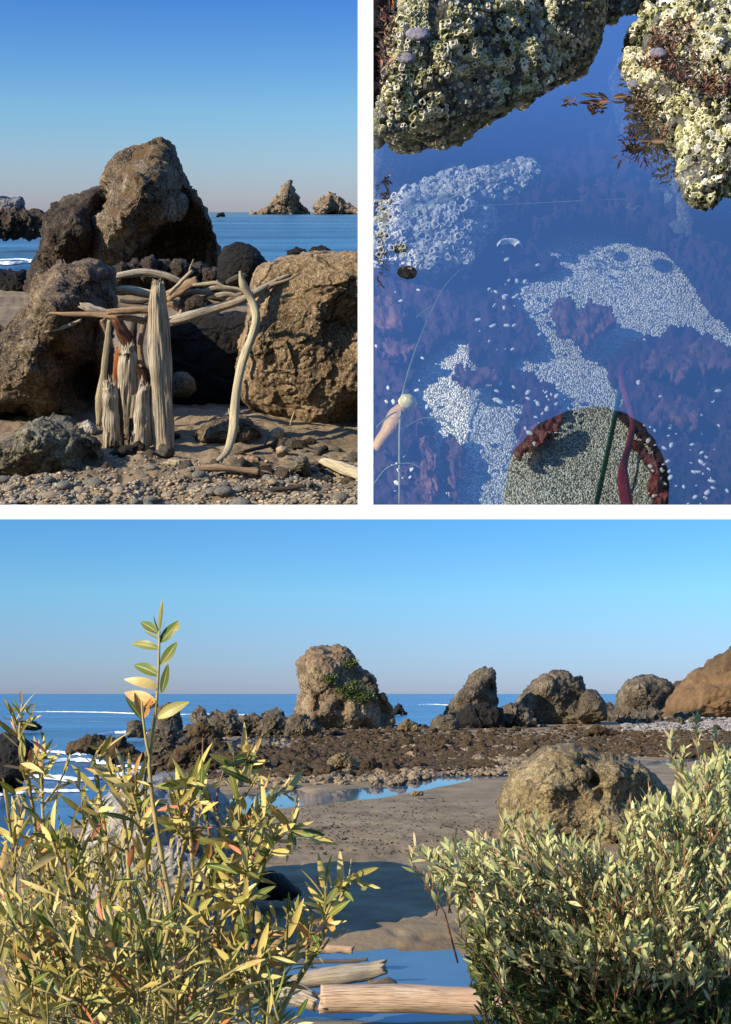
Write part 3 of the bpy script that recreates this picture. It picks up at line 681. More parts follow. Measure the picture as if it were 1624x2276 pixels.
# ================================================================== PLACE 2: tide pool
WZ = -1.5
def g2(px, py, d=0.0): return P2.gnd(px, py, 1.5 + d)
def inside(poly, x, y):
    c = False; j = len(poly) - 1
    for i in range(len(poly)):
        xi, yi = poly[i]; xj, yj = poly[j]
        if (yi > y) != (yj > y) and x < (xj - xi) * (y - yi) / (yj - yi) + xi: c = not c
        j = i
    return c
def panel_sheet(place, name, z, r0, r1, c0, c1, step, hf, mat, **kw):
    nx = int((c1 - c0) / step) + 1; ny = int((r1 - r0) / step) + 1; V = []
    for j in range(ny):
        for i in range(nx):
            g = place.gnd(c0 + (c1 - c0) * i / (nx - 1), r0 + (r1 - r0) * j / (ny - 1), z)
            g.x = max(g.x, 0.002); V.append((g.x, g.y, g.z + hf(g.x, g.y)))
    Fc = [(j * nx + i, (j + 1) * nx + i, (j + 1) * nx + i + 1, j * nx + i + 1) for j in range(ny - 1) for i in range(nx - 1)]
    return mesh(place, name, V, Fc, mat, **kw)
BED = .18
def bedh(x, y): 
    s = max(0, min(1, (y - 2.05) / .5))
    return .02 * noise.noise(Vector((x * 3, y * 3, 0))) + .004 * noise.noise(Vector((x * 30, y * 30, 0))) 
props(panel_sheet(P2, 'pool_bed', 1.5 + BED, -60, 1142, 812, 1720, 8, bedh, 'pool_gravel'), kind='structure')
props(panel_sheet(P2, 'pool_water', 1.5, -60, 1138, 812, 1720, 60, lambda x, y: 0, 'pool_surface'), kind='structure')

def mound(name, foot, H, mat, label, cat, seed, amp=.03, cr=.03, p=3.0, na=220, nr=64, skirt=.24, tilt=(0, 0), c=None, root=None, loc=None):
    """a rock standing in the pool: traced waterline, its own height and steep sides going under water"""
    P = np.array([tuple(g2(x, y))[:2] for x, y in foot]); c = np.array(tuple(g2(*c))[:2]) if c else (P.min(0) + P.max(0)) / 2
    rr = rim(P, c, na); V = [(c[0], c[1], WZ + H)]
    prof = [(t, 1 - t ** p) for t in 1 - (1 - np.linspace(0, 1, nr)[1:]) ** 2.2] + [(1 + .02 * k / 6, -k / 6 * skirt / H) for k in range(1, 7)]
    for (t, h) in prof:
        for i in range(na):
            a = 2 * math.pi * i / na; x = c[0] + math.cos(a) * rr[i] * t; y = c[1] + math.sin(a) * rr[i] * t
            hh = H * h if h < 0 else H * h * max(.15, 1 + tilt[0] * (x - c[0]) + tilt[1] * (y - c[1]))
            V.append((x, y, WZ + hh))
    Fc = [(0, 1 + i, 1 + (i + 1) % na) for i in range(na)]
    for j in range(len(prof) - 1):
        a = 1 + j * na
        for i in range(na): Fc.append((a + i, a + na + i, a + na + (i + 1) % na, a + (i + 1) % na))
    V = np.array(V); N = vnormals(V, Fc)
    D = np.array([1.6 * amp * fbm(v, 4, .9, 6, seed) + cr * facet(v, 6, seed) + .4 * cr * facet(v, 16, seed) + .3 * amp * fbm(v, 40, .8, 3, seed) for v in V])
    V = V + N * D[:, None]; V[:, 0] = np.maximum(V[:, 0], .004)
    if loc is None: loc = Vector((c[0], c[1], WZ))
    o = mesh(P2, name, V, Fc, mat, loc, root)
    if root is None: props(o, label, cat)
    return o, V, Fc

def crust(root, loc, V, Fc, count, rmin, rmax, seed, box=None, zmin=-9, tints=(.1, 1), name='barnacles'):
    """barnacle cones with dark mouths, growing all over a rock"""
    rs = random.Random(seed); N = vnormals(V, Fc); OV, OF, T = [], [], []; k = 0; tries = 0
    A = [(Vector(V[f[2]]) - Vector(V[f[0]])).cross(Vector(V[f[-1]]) - Vector(V[f[1]])).length for f in Fc]; cum = np.cumsum(A).tolist()
    while k < count and tries < count * 30:
        tries += 1
        f = Fc[min(bisect.bisect(cum, rs.random() * cum[-1]), len(Fc) - 1)]; w = [rs.random() for _ in f]; sw = sum(w)
        p = sum((Vector(V[i]) * (q / sw) for i, q in zip(f, w)), Vector()); n = Vector(N[f[0]])
        if p.z < zmin or p.x < .02: continue
        if n.dot(-p.normalized()) < -.1: continue
        cl = noise.noise(p * 9 + Vector((seed, 0, 0)))
        if (cl < -.12 and rs.random() < .85) or noise.noise(p * 24) < -.3: continue
        k += 1
        r = (rmin + (rmax - rmin) * rs.random() ** 2.2) * (1 + .9 * max(0, cl)); h = r * rs.uniform(.6, 1.3); n = (n + Vector((rs.uniform(-.3, .3), rs.uniform(-.3, .3), rs.uniform(-.2, .3)))).normalized()
        u = n.orthogonal().normalized(); v = n.cross(u); m = 7; tt = tints[0] + (tints[1] - tints[0]) * rs.random(); o = len(OV); solid = rs.random() < .16
        if solid: tt = .03
        for (rad, hh, tn) in ((1.0, -.2, tt * .8), (.82, .55, tt), (.6, 1.0, min(1, tt * 1.1)), (.38, .95, tt), (.3, .35, .02)):
            for q in range(m):
                a = 2 * math.pi * q / m; wv = 1 + .18 * math.sin(3 * a + tt * 30)
                OV.append(p + (u * math.cos(a) + v * math.sin(a)) * r * rad * wv + n * (h * hh - .3 * r)); T.append(tn if not solid else .03)
        for lev in range(4):
            for q in range(m): OF.append((o + lev * m + q, o + lev * m + (q + 1) % m, o + (lev + 1) * m + (q + 1) % m, o + (lev + 1) * m + q))
        OF.append(tuple(o + 4 * m + q for q in range(m)))
    OV = [Vector((max(v.x, .004), v.y, v.z)) for v in OV]
    b = mesh(P2, name, [tuple(v) for v in OV], OF, 'barnacle', loc, root, smooth=False, tint=T); b['kind'] = 'stuff'
    return b

def rock_with_crust(name, foot, H, mat, label, seed, count, rmin=.006, rmax=.0135, **kw):
    c = kw.get('c'); P = np.array([tuple(g2(x, y))[:2] for x, y in foot]); cc = np.array(tuple(g2(*c))[:2]) if c else (P.min(0) + P.max(0)) / 2
    loc = Vector((cc[0], cc[1], WZ)); root = empty(P2, name, label, 'rock', loc)
    o, V, Fc = mound('rock_body', foot, H, mat, None, None, seed, root=root, loc=loc, **kw)
    crust(root, loc, V, Fc, count, rmin, rmax, seed, zmin=WZ - .012)
    return root, V, Fc
rock_with_crust('tide_rock', [(826, 300), (870, 292), (930, 268), (1000, 250), (1090, 222), (1200, 192), (1232, 150), (1245, 60), (1240, -150), (840, -150), (822, 220)], .22, 'tide_rock',
                'big barnacle-covered rock at the top left of the tide pool', 3, 16000, .0022, .0088, p=2.6, tilt=(-.7, 0), c=(1010, -10), amp=.022, cr=.03)
rock_with_crust('tide_rock', [(1190, 150), (1270, 120), (1325, 95), (1335, 40), (1345, -120), (1180, -120)], .14, 'tide_rock',
                'pale pitted rock behind the barnacle rock at the top centre', 5, 4200, .003, .006, p=4, amp=.015, cr=.02)
rr_, Vr, Fr = rock_with_crust('tide_rock', [(1405, 150), (1400, 200), (1425, 262), (1470, 305), (1512, 352), (1530, 400), (1560, 425), (1620, 440), (1760, 460), (1760, -100), (1500, -20), (1430, 90)], .13, 'tide_rock',
                'knobbly barnacle rock with reddish algae along the right edge of the pool', 9, 12000, .0025, .009, p=4, tilt=(.3, 0), amp=.03, cr=.04)
def tufts(name, label, cat, poly, z, count, size, seed, mat='algae_red', lift=.1, group=None):
    rs = random.Random(seed); xs_ = [p[0] for p in poly]; ys_ = [p[1] for p in poly]; OV, OF, T, UV = [], [], [], []; k = 0
    while k < count:
        x, y = rs.uniform(min(xs_), max(xs_)), rs.uniform(min(ys_), max(ys_))
        if not inside(poly, x, y): continue
        k += 1
        p = g2(x, y, -z - rs.uniform(0, lift)); a = rs.uniform(0, 6.28); L = size * rs.uniform(.5, 1.4); d = Vector((math.cos(a) * .7, math.sin(a) * .7, rs.uniform(0, 1))).normalized()
        leaf(OV, OF, T, UV, p, d, Vector((rs.uniform(-1, 1), rs.uniform(-1, 1), 1)), L, L * .3, rs.uniform(-.8, .8), rs.random() ** 1.5)
    loc = g2((min(xs_) + max(xs_)) / 2, (min(ys_) + max(ys_)) / 2, -z)
    return props(mesh(P2, name, [tuple(v) for v in OV], OF, mat, loc, uv=UV, tint=T), label, cat, group)

def leaf(OV, OF, T, UV, base, d, nrm, L, W, curl, tint, n=5):
    d = Vector(d).normalized(); s = d.cross(Vector(nrm)); 
    if s.length < 1e-4: s = d.orthogonal()
    s.normalize(); up = s.cross(d).normalized(); o = len(OV)
    for i in range(n + 1):
        t = i / n; w = W * .5 * (math.sin(math.pi * min(1, t * .93 + .05)) ** .8) * (1 - .15 * t)
        c = base + d * (L * t) + up * (curl * L * (t * t) * .5)
        fold = w * .28
        OV.extend((c - s * w + up * fold, c, c + s * w + up * fold)); T.extend((tint,) * 3); UV.extend(((0, t), (.5, t), (1, t)))
    for i in range(n):
        a = o + i * 3; OF.append((a, a + 1, a + 4, a + 3)); OF.append((a + 1, a + 2, a + 5, a + 4))

rock_with_crust('tide_rock', [(1225, 20), (1300, 30), (1400, 28), (1470, 10), (1500, -150), (1220, -150)], .10, 'tide_rock', 'olive-brown weedy rock at the very top centre edge, mirrored in the water', 13, 2500, .003, .007, p=3, amp=.02, cr=.02)
mound('algae_rock', [(790, 245), (830, 238), (850, 215), (858, 150), (880, 60), (900, -120), (780, -120)], .20, 'algae_rock', 'nearly black algae-covered rock in the top left corner', 'rock', 14, amp=.03, cr=.04, p=4)
tufts('seaweed', 'dark purple algae tufts growing on the black corner rock', 'seaweed', [(842, 20), (880, 10), (868, 120), (855, 190), (842, 195)], .2, 260, .014, 4, lift=.06)
tufts('seaweed', 'dark red and purple bushy algae topping the right barnacle rock', 'seaweed', [(1420, 150), (1450, 70), (1520, 35), (1640, 0), (1640, 215), (1560, 215), (1500, 175), (1450, 150)], .07, 2600, .014, 6, lift=.05)
tufts('seaweed', 'dark weed hanging off the right rock at the waterline', 'seaweed', [(1390, 190), (1430, 185), (1450, 240), (1470, 290), (1445, 280), (1415, 240)], .0, 110, .016, 8, 'seaweed_dark', lift=.03)
# pale rim behind
props(panel_sheet(P2, 'sand_bank', 1.5 - .05, -60, 58, 1462, 1720, 10, lambda x, y: .02 * noise.noise(Vector((x * 4, y * 4, 0))), 'pale_sand'), kind='structure')
# sunken rock shelves
foot = [(806, 470), (806, 405), (900, 350), (1000, 318), (1110, 290), (1190, 270), (1200, 300), (1130, 350), (1080, 420), (1060, 500), (960, 520), (900, 500)]
WZ -= .10
lc = g2(960, 410); lc.z = WZ; sr = empty(P2, 'sunken_rock', 'pale barnacled rock shelf under water at the left', 'rock', lc)
o_, V, Fc = mound('rock_body', foot, .03, 'sunk_rock', None, None, 17, amp=.02, cr=.02, skirt=.09, c=(960, 410), root=sr, loc=lc)
crust(sr, lc, V, Fc, 3000, .004, .010, 17, zmin=WZ - .1, tints=(.75, 1))
WZ += .10
for i, (x, y, w, h, lb) in enumerate(((1275, 250, 16, 10, 'upper whitish stone under water in the middle channel'), (1290, 278, 18, 12, 'pale flat stone under water below the upper one'), (1345, 310, 24, 16, 'pale crusty stone under water right of the channel'),
                               (1385, 400, 16, 34, 'long pale barnacled stone under water at right'), (1405, 460, 12, 12, 'small triangular pale stone under water'), (1520, 505, 26, 26, 'forked bluish-white crust under water near the right rock'),
                               (1600, 300 + 60, 40, 30, 'pale crust at the foot of the right rock under water'), (1310, 330, 8, 30, 'thin pale streak of stone under water in the channel'), (1350, 380, 8, 40, 'second thin pale streak of stone lower in the channel'))):
    g = g2(x, y, .12); me = make_blob('sunken_stone', 'sunk_rock', 60 + i, 4, (1, 1, .4), .35, .6)
    put(P2, me, 'sunken_stone', g, w / F * g.length, .4 * i, lb, 'stone', sq=h / w * 1.3)

GRAVEL = [[(1190, 548), (1240, 515), (1330, 508), (1430, 530), (1500, 590), (1560, 690), (1640, 760), (1640, 790), (1520, 720), (1450, 745), (1390, 765), (1340, 800), (1340, 850), (1375, 880), (1365, 935), (1400, 965), (1440, 1000), (1480, 1145), (1130, 1145), (1140, 1020), (1235, 945), (1248, 915), (1240, 870), (1150, 812), (1178, 798), (1206, 775), (1176, 720), (1146, 680), (1142, 628), (1242, 612), (1250, 582), (1192, 556)],
          [(942, 812), (985, 770), (1028, 745), (1030, 800), (1078, 850), (1100, 888), (1158, 900), (1132, 962), (1150, 990), (1135, 1145), (966, 1145), (960, 950), (912, 872)]]
def mat_patch(name, poly, depth, mat, label, cat='seaweed', cell=5.0, seed=1.0, rag=9.0, ripple=.012, group=None):
    """a mat of weed lying on the bed: traced extent, ragged edge, ruffled surface, real thickness"""
    xs_ = [p[0] for p in poly]; ys_ = [p[1] for p in poly]; x0, x1, y0_, y1 = min(xs_) - 15, max(xs_) + 15, min(ys_) - 15, max(ys_) + 15
    nx, ny = int((x1 - x0) / cell), int((y1 - y0_) / cell); ok = {}
    for j in range(ny):
        for i in range(nx):
            x, y = x0 + (i + .5) * cell, y0_ + (j + .5) * cell
            if x < 812 or y > 1139: continue
            qx = x + rag * 2.2 * noise.noise(Vector((x * .03, y * .03, seed))) + rag * noise.noise(Vector((x * .11, y * .11, seed + 5))); qy = y + rag * 2.2 * noise.noise(Vector((x * .03, y * .03, seed + 9))) + rag * noise.noise(Vector((x * .11, y * .11, seed + 15)))
            if inside(poly, qx, qy) and not (mat == 'weed_mat_dark' and any(inside(g_, x + .35 * (qx - x) + ex, y + .35 * (qy - y) + ey) for g_ in GRAVEL for ex, ey in ((9, 0), (-9, 0), (0, 9), (0, -9)))): ok[(i, j)] = 1
    seen = set(); best = []
    for c0 in ok:
        if c0 in seen: continue
        stk = [c0]; seen.add(c0); comp = []
        while stk:
            q = stk.pop(); comp.append(q)
            for d_ in ((1, 0), (-1, 0), (0, 1), (0, -1)):
                r_ = (q[0] + d_[0], q[1] + d_[1])
                if r_ in ok and r_ not in seen: seen.add(r_); stk.append(r_)
        if len(comp) > len(best): best = comp
    ok = dict.fromkeys(best, 1)
    idx = {}; V = []; Fc = []
    def vid(i, j, lay):
        k = (i, j, lay)
        if k not in idx:
            x = x0 + (i + .45 * noise.noise(Vector((i * .7, j * .7, seed)))) * cell; y = y0_ + (j + .45 * noise.noise(Vector((i * .7, j * .7, seed + 3)))) * cell
            g = g2(max(x, 813), y, depth); 
            if lay == 0: g.z += ripple * (1.2 + noise.noise(Vector((x * .045, y * .045, seed))) + .8 * noise.noise(Vector((x * .16, y * .12, seed + 2))))
            idx[k] = len(V); V.append(tuple(g))
        return idx[k]
    for (i, j) in ok:
        Fc.append((vid(i, j, 0), vid(i, j + 1, 0), vid(i + 1, j + 1, 0), vid(i + 1, j, 0)))
        for (di, dj, a, b) in ((-1, 0, (0, 0), (0, 1)), (1, 0, (1, 1), (1, 0)), (0, -1, (1, 0), (0, 0)), (0, 1, (0, 1), (1, 1))):
            if (i + di, j + dj) not in ok:
                A = (i + a[0], j + a[1]); B = (i + b[0], j + b[1]); Fc.append((vid(*A, 0), vid(*A, 1), vid(*B, 1), vid(*B, 0)))
    lo = Vector(np.array(V).mean(0))
    return props(mesh(P2, name, V, Fc, mat, lo), label, cat, group)
DB = BED - .012
mat_patch('seaweed', [(800, 470), (1180, 470), (1215, 525), (1192, 556), (1250, 582), (1242, 612), (1142, 628), (1146, 680), (1176, 720), (1206, 775), (1178, 800), (1140, 800), (1150, 830), (1220, 842), (1240, 870), (1248, 915), (1235, 945), (1160, 985), (1132, 962), (1158, 900), (1100, 888), (1070, 880), (1078, 850), (1035, 805), (1028, 760), (985, 770), (942, 812), (912, 872), (800, 905)], DB, 'weed_mat_dark', 'broad dark weed mat covering the left and middle of the pool bed', seed=1.3)
mat_patch('seaweed', [(1340, 802), (1392, 765), (1450, 745), (1520, 715), (1660, 700), (1660, 1138), (1482, 1138), (1470, 1060), (1435, 1000), (1402, 965), (1362, 935), (1372, 880), (1335, 850)], DB, 'weed_mat_dark', 'dark weed mat covering the right side of the pool bed', seed=2.7)
mat_patch('seaweed', [(806, 890), (905, 880), (935, 930), (958, 960), (966, 1060), (962, 1138), (806, 1138)], DB - .005, 'weed_mat_dark', 'dark weed mat in the lower left corner of the pool', seed=3.9)
mat_patch('seaweed', [(1180, 440), (1300, 380), (1660, 400), (1660, 735), (1560, 700), (1500, 600), (1432, 536), (1330, 508), (1240, 512), (1190, 530)], DB - .03, 'weed_mat_dark', 'smooth dark weed bed behind the gravel at the upper right', seed=4.4, ripple=.02)
mat_patch('seaweed', [(1080, 380), (1250, 230), (1420, 260), (1500, 400), (1300, 400), (1180, 470), (1060, 480)], DB - .05, 'weed_mat_dark', 'dark weed bed in the middle channel beneath the bright reflection', seed=5.4, ripple=.02, cell=7)
mat_patch('seaweed', [(1220, 682), (1250, 672), (1290, 690), (1320, 675), (1345, 700), (1362, 725), (1340, 745), (1310, 762), (1302, 790), (1280, 762), (1250, 745), (1225, 715)], DB - .03, 'weed_mat_brown', 'ruffled red-brown weed clump lying alone on the gravel', seed=6.2, rag=7, cell=4)
mat_patch('seaweed', [(975, 1002), (1000, 985), (1012, 1000), (1032, 1015), (1030, 1060), (1010, 1075), (1012, 1121), (1000, 1145), (990, 1090), (972, 1070), (985, 1040)], DB - .02, 'weed_mat_brown', 'small hand-shaped dark weed on the lower left gravel', seed=7.7, rag=6, cell=4)
mat_patch('seaweed', [(1140, 1010), (1158, 965), (1200, 950), (1245, 925), (1240, 965), (1200, 1000), (1165, 1010), (1158, 1025)], DB - .02, 'weed_mat_red', 'dark red weed scrap beside the round dark reflection', seed=8.8, rag=5, cell=4)
mat_patch('seaweed', [(1400, 985), (1432, 1000), (1455, 1040), (1480, 1121), (1478, 1138), (1462, 1138), (1440, 1090), (1450, 1060), (1420, 1020)], DB - .02, 'weed_mat_red', 'dark red weed edge right of the kelp ribbon', seed=9.8, rag=4, cell=4)
mat_patch('seaweed', [(925, 950), (960, 950), (968, 1040), (975, 1138), (940, 1138), (935, 1040)], DB - .04, 'weed_mat_brown', 'long brown weed strip in the lower left corner', seed=10.8, rag=4, cell=4)
for i, (x, y, w, h, lb) in enumerate(((850, 705, 60, 40, 'reddish weed blur at the left edge'), (1050, 835, 50, 26, 'reddish weed patch above the left gravel'), (1500, 930, 70, 40, 'purplish weed sheet in the right weed mat'), (1570, 800, 50, 36, 'brownish weed patch at the right edge'), (880, 780, 40, 24, 'small rusty weed patch by the thin strand'), (1480, 820, 50, 30, 'mauve weed sheet behind the kelp tip'))):
    mat_patch('seaweed', [(x - w, y), (x - w * .5, y - h), (x + w * .4, y - h * .8), (x + w, y), (x + w * .5, y + h), (x - w * .4, y + h * .8)], DB - .035, 'weed_mat_brown', lb, seed=20 + i, rag=14, cell=6)

def ribbon(name, pix, wpx, depths, mat, label, cat='seaweed', n=50, tk=.2):
    pts = [g2(x, y, d * .6) for (x, y), d in zip(pix, depths)]; L = pts[0].length
    V, Fc, UV = tube_data(pts, [w * .5 / F * L for w in wpx], n, 10, .05, .05, 3, tk)
    return props(mesh(P2, name, [tuple(v) for v in V], Fc, mat, pts[-1], uv=UV), label, cat)
ribbon('kelp', [(1398, 792), (1382, 815), (1380, 850), (1392, 890), (1404, 940), (1396, 990), (1384, 1040), (1386, 1090), (1396, 1132)], [8, 12, 12, 12, 14, 20, 26, 30, 34], [.12, .12, .14, .16, .18, .2, .2, .22, .22], 'kelp_red', 'curving crimson kelp ribbon at the lower right')
ribbon('eelgrass', [(1378, 860), (1366, 925), (1348, 1010), (1322, 1132)], [14, 15, 16, 16], [.2, .22, .22, .22], 'blade_green', 'straight dark green grass blade left of the crimson kelp')
ribbon('strand', [(1020, 600), (985, 640), (945, 720), (905, 830), (888, 930), (886, 1120)], [2, 3, 3, 4, 5, 4], [.1] * 6, 'strand', 'long thin pale strand curving down the left side', tk=.8)
ribbon('strand', [(1050, 458), (1180, 452), (1300, 446), (1400, 442)], [1.5, 2, 2, 1.5], [.05] * 4, 'strand', 'faint straight thread lying across the middle of the pool', tk=.8)
for i, (pp, lb) in enumerate((([(960, 680), (945, 690), (925, 705)], 'short thick stem scrap crossing the thin strand'), ([(830, 1075), (860, 1040), (905, 1030), (935, 1040)], 'looping pale thread in the lower left corner'), ([(900, 950), (940, 930), (985, 935), (1010, 955)], 'curling thread beside the kelp float'), ([(835, 950), (862, 925), (880, 915)], 'whitish thread left of the kelp float'))):
    ribbon('strand', pp, [3, 4, 4, 3][:len(pp)], [.08] * len(pp), 'strand', lb, tk=.8)
kl = g2(880, 930, .1); kp = empty(P2, 'bull_kelp', 'kelp with glowing yellow float and brown stem at the lower left', 'kelp', kl)
a, b = g2(905, 893, .06), g2(835, 1000, .12)
V, Fc, UV = tube_data([b, b.lerp(a, .4), b.lerp(a, .75), b.lerp(a, .93)], [.010, .016, .017, .010], 20, 14, .1, .05, 3)
mesh(P2, 'stem', [tuple(v) for v in V], Fc, 'kelp_stem', kl, kp, uv=UV)
V, Fc, UV = tube_data([b.lerp(a, .84), b.lerp(a, .92), b.lerp(a, 1.05), b.lerp(a, 1.13)], [.006, .016, .017, .005], 16, 16, .03, .0, 5)
mesh(P2, 'float', [tuple(v) for v in V], Fc, 'kelp_float', kl, kp, uv=UV)
# shells
def limpet(name, px, py, r, mat, label, depth, h=.6, group=None):
    g = g2(px, py, depth); rad = r / F * g.length; V = [(0, 0, rad * h)]; m = 20
    for (t, z) in ((.35, .82), (.7, .45), (1, 0), (.93, -.05)):
        for i in range(m): a = 2 * math.pi * i / m; w = rad * t * (1 + .05 * (i % 2)); V.append((w * math.cos(a) * 1.15, w * math.sin(a), rad * h * z))
    Fc = [(0, 1 + i, 1 + (i + 1) % m) for i in range(m)] + [(1 + l * m + i, 1 + (l + 1) * m + i, 1 + (l + 1) * m + (i + 1) % m, 1 + l * m + (i + 1) % m) for l in range(3) for i in range(m)]
    return props(mesh(P2, name, V, Fc, mat, g, local=True), label, 'shell', group)
limpet('limpet', 927, 76, 22, 'shell_grey', 'large purplish limpet high on the left barnacle rock', -.30, .5)
limpet('limpet', 902, 130, 17, 'shell_grey', 'ribbed grey limpet on the left barnacle rock, below the purplish one', -.24, .7)
limpet('limpet', 1462, 118, 16, 'shell_grey', 'greyish limpet under the red algae of the right rock', -.12)
limpet('limpet', 1408, 187, 13, 'shell_grey', 'smooth stone-grey limpet at the waterline of the right rock', -.02)
V = []; Fc = []; g = g2(1128, 548, BED - .06); m = 26; rad = 30 / F * g.length
for j in range(9):
    for i in range(m):
        a = -.25 + 1.15 * math.pi * i / (m - 1); rr0 = rad * (.45 + .55 * j / 8) * (1 - .35 * abs(i / m - .3)); V.append((rr0 * math.cos(a) * 1.1, rr0 * math.sin(a) * .62, rad * .4 * math.sin(math.pi * j / 8)))
Fc = [(j * m + i, j * m + i + 1, (j + 1) * m + i + 1, (j + 1) * m + i) for j in range(8) for i in range(m - 1)]
props(mesh(P2, 'shell', V, Fc, 'shell_white', g, local=True), 'broken curved white shell on the dark weed in the middle', 'shell')
fm = [make_blob('shell_fragment', 'shell_white', 3.1 * i, 1, (1, .6, .3), .4, .5) for i in range(4)]
rs = random.Random(5)
for i in range(230):
    cxs = rs.choice(((860, 760, 60, 130), (1110, 900, 60, 60), (1090, 700, 70, 130), (1520, 980, 70, 130), (1150, 660, 30, 20), (880, 1070, 40, 60), (1210, 900, 30, 40), (1560, 1050, 30, 70), (1450, 1010, 30, 60)))
    px, py = rs.gauss(cxs[0], cxs[2]), rs.gauss(cxs[1], cxs[3])
    if not (822 < px < 1625 and 480 < py < 1125): continue
    g = g2(px, py, BED - .045 - (.02 if py < 740 and px > 1180 else 0)); put(P2, rs.choice(fm), 'shell_fragment', g, rs.uniform(.5, 1) ** 2 * .009, rs.uniform(0, 6), 'tiny white shell fragment lying on the dark weed of the pool bed', 'shell', 'shell fragments on the weed')
# floating weed scraps
rs = random.Random(11)
fl = [((1330, 222), 40, 'dark leafy scrap strung out along the reflected rock edge'), ((1265, 222), 16, 'small hooked weed scrap floating left of the long one'), ((1333, 240), 14, 'little star-shaped weed scrap floating in open water'), ((1412, 240), 22, 'three-pointed weed scrap floating near the right rock'),
      ((1408, 215), 22, 'dark weed clump floating against the right rock'), ((1432, 285), 14, 'curved dark weed scrap below the clump'), ((1460, 312), 32, 'biggest ragged weed scrap floating off the right rock'), ((1402, 180), 16, 'thin weed blades floating at the top of the channel'), ((1515, 385), 12, 'short weed stub sticking out at the right rock foot')]
for (x, y), s, lb in fl:
    OV, OF, T, UV = [], [], [], []; g = g2(x, y, -.004); L = s / F * g.length
    for q in range(7):
        a = rs.uniform(0, 6.28); p = g + Vector((rs.uniform(-.7, .7) * L, rs.uniform(-.25, .25) * L, 0))
        leaf(OV, OF, T, UV, p, Vector((math.cos(a) * 1.4, math.sin(a) * .6, rs.uniform(0, .4))), Vector((rs.uniform(-.4, .4), rs.uniform(-.4, .4), 1)), L * rs.uniform(.6, 1.1), L * .34, rs.uniform(-.4, .6), rs.random())
    props(mesh(P2, 'seaweed_scrap', [tuple(v) for v in OV], OF, 'seaweed_dark', g, uv=UV, tint=T), lb, 'seaweed', 'floating weed scraps')
# added ball out of view, standing in for a leaning head: blocks the sky reflection
pc = g2(1300, 1085); d = Vector(P2.ray(1300, 1085)).normalized(); rf = Vector((d.x, d.y, -d.z)); oc = pc + rf * 1.0
me = make_blob('reflection_blocker', 'boulder_grey', 4.4, 5, (1, 1, 1), .1, .12)
put(P2, me, 'reflection_blocker', oc, 172 / F * (pc.length + 1.0), 0, 'added unseen ball blocking the sky reflection at the near end of the pool', 'rock')

# ================================================================== PLACE 3: beach with sea stacks
pond = [(470, 2010), (560, 2062), (650, 2102), (760, 2096), (900, 2101), (1010, 2097), (1045, 2120), (1100, 2150), (1200, 2230), (1100, 2260), (400, 2260), (380, 2100)]
stream = [(470, 1800), (520, 1765), (640, 1745), (700, 1760), (830, 1742), (920, 1728), (1020, 1713), (1150, 1712), (1140, 1722), (1040, 1732), (940, 1752), (830, 1772), (700, 1785), (560, 1800), (500, 1815)]
pool3 = [(480, 1655), (560, 1634), (660, 1636), (640, 1652), (560, 1668), (500, 1672)]
stream2 = [(1400, 1700), (1500, 1680), (1640, 1662), (1640, 1672), (1520, 1692)]
G3 = lambda x, y, h=5.0: P3.gnd(x, y, h)
def poly3(p): return [tuple(G3(x, y))[:2] for x, y in p]
PO, ST, PL, S2 = poly3(pond), poly3(stream), poly3(pool3), poly3(stream2)
def edist(poly, x, y):
    P = np.array(poly); Q = np.roll(P, -1, 0); e = Q - P; w = np.array((x, y)) - P
    t = np.clip((w * e).sum(1) / (e * e).sum(1), 0, 1); d = np.sqrt(((w - e * t[:, None]) ** 2).sum(1)).min()
    return d if inside(poly, x, y) else -d
sea_line = poly3([(-400, 2050), (120, 1830), (300, 1760), (420, 1720), (330, 1655), (430, 1640), (660, 1622), (870, 1618), (1000, 1606), (1200, 1597), (1560, 1596), (2400, 1585)])
land = sea_line + [(400, 5), (-60, 5)]
def h3(x, y):
    z = -5.0
    d = edist(land, x, y) if y > 18 else 5
    sc = .35 + y / 90
    if d < 1.2 * sc: z -= min(1.3, .32 * (1 - d / (1.2 * sc)))
    for pl, k in ((PO, 1.0), (ST, .6), (PL, 1.2), (S2, 1.2)):
        if y < 15: break
        e = edist(pl, x, y)
        q = e + .25 * k * noise.noise(Vector((x * .9 / k, y * .9 / k, 1)))
        if q > -k: z -= .16 * min(1, (q + k) / (1.3 * k)) ** 1.5 if q < .3 * k else .16 + .05
    z += .03 * noise.noise(Vector((x * .4, y * .3, 0)))
    if y > 22: z += .022 * max(0, min(1, (y - 22) / 3)) * fbm((x, y, 0), 1.8, .8, 4) * (1 if y < 62 else .3)
    if 21 < y < 48 and x > -8: z -= .16 * max(0, noise.noise(Vector((x * 2.4, y * 1.5, 8))) - .12)
    if y < 12.5:                                        # the bank the shrubs grow on
        bank = -1.75 - max(0, y - 2.2) * .42; z = max(z, bank + .1 * noise.noise(Vector((x * 2, y * 2, 3))))
    if y > 240: z = min(z, -6.5)
    return z
xs3 = np.linspace(-.5, .5, 260)
ys3 = np.concatenate([np.linspace(.8, 12, 30), np.linspace(12.4, 34, 170), np.linspace(34.3, 80, 150), np.linspace(81, 260, 90)])
sheet(P3, 'beach', xs3, ys3, h3, 'beach_sand')
sheet(P3, 'sea', np.linspace(-.8, .8, 30), np.concatenate([np.linspace(30, 300, 40), np.linspace(320, 6000, 30)]), lambda x, y: -5.30, 'sea_beach')
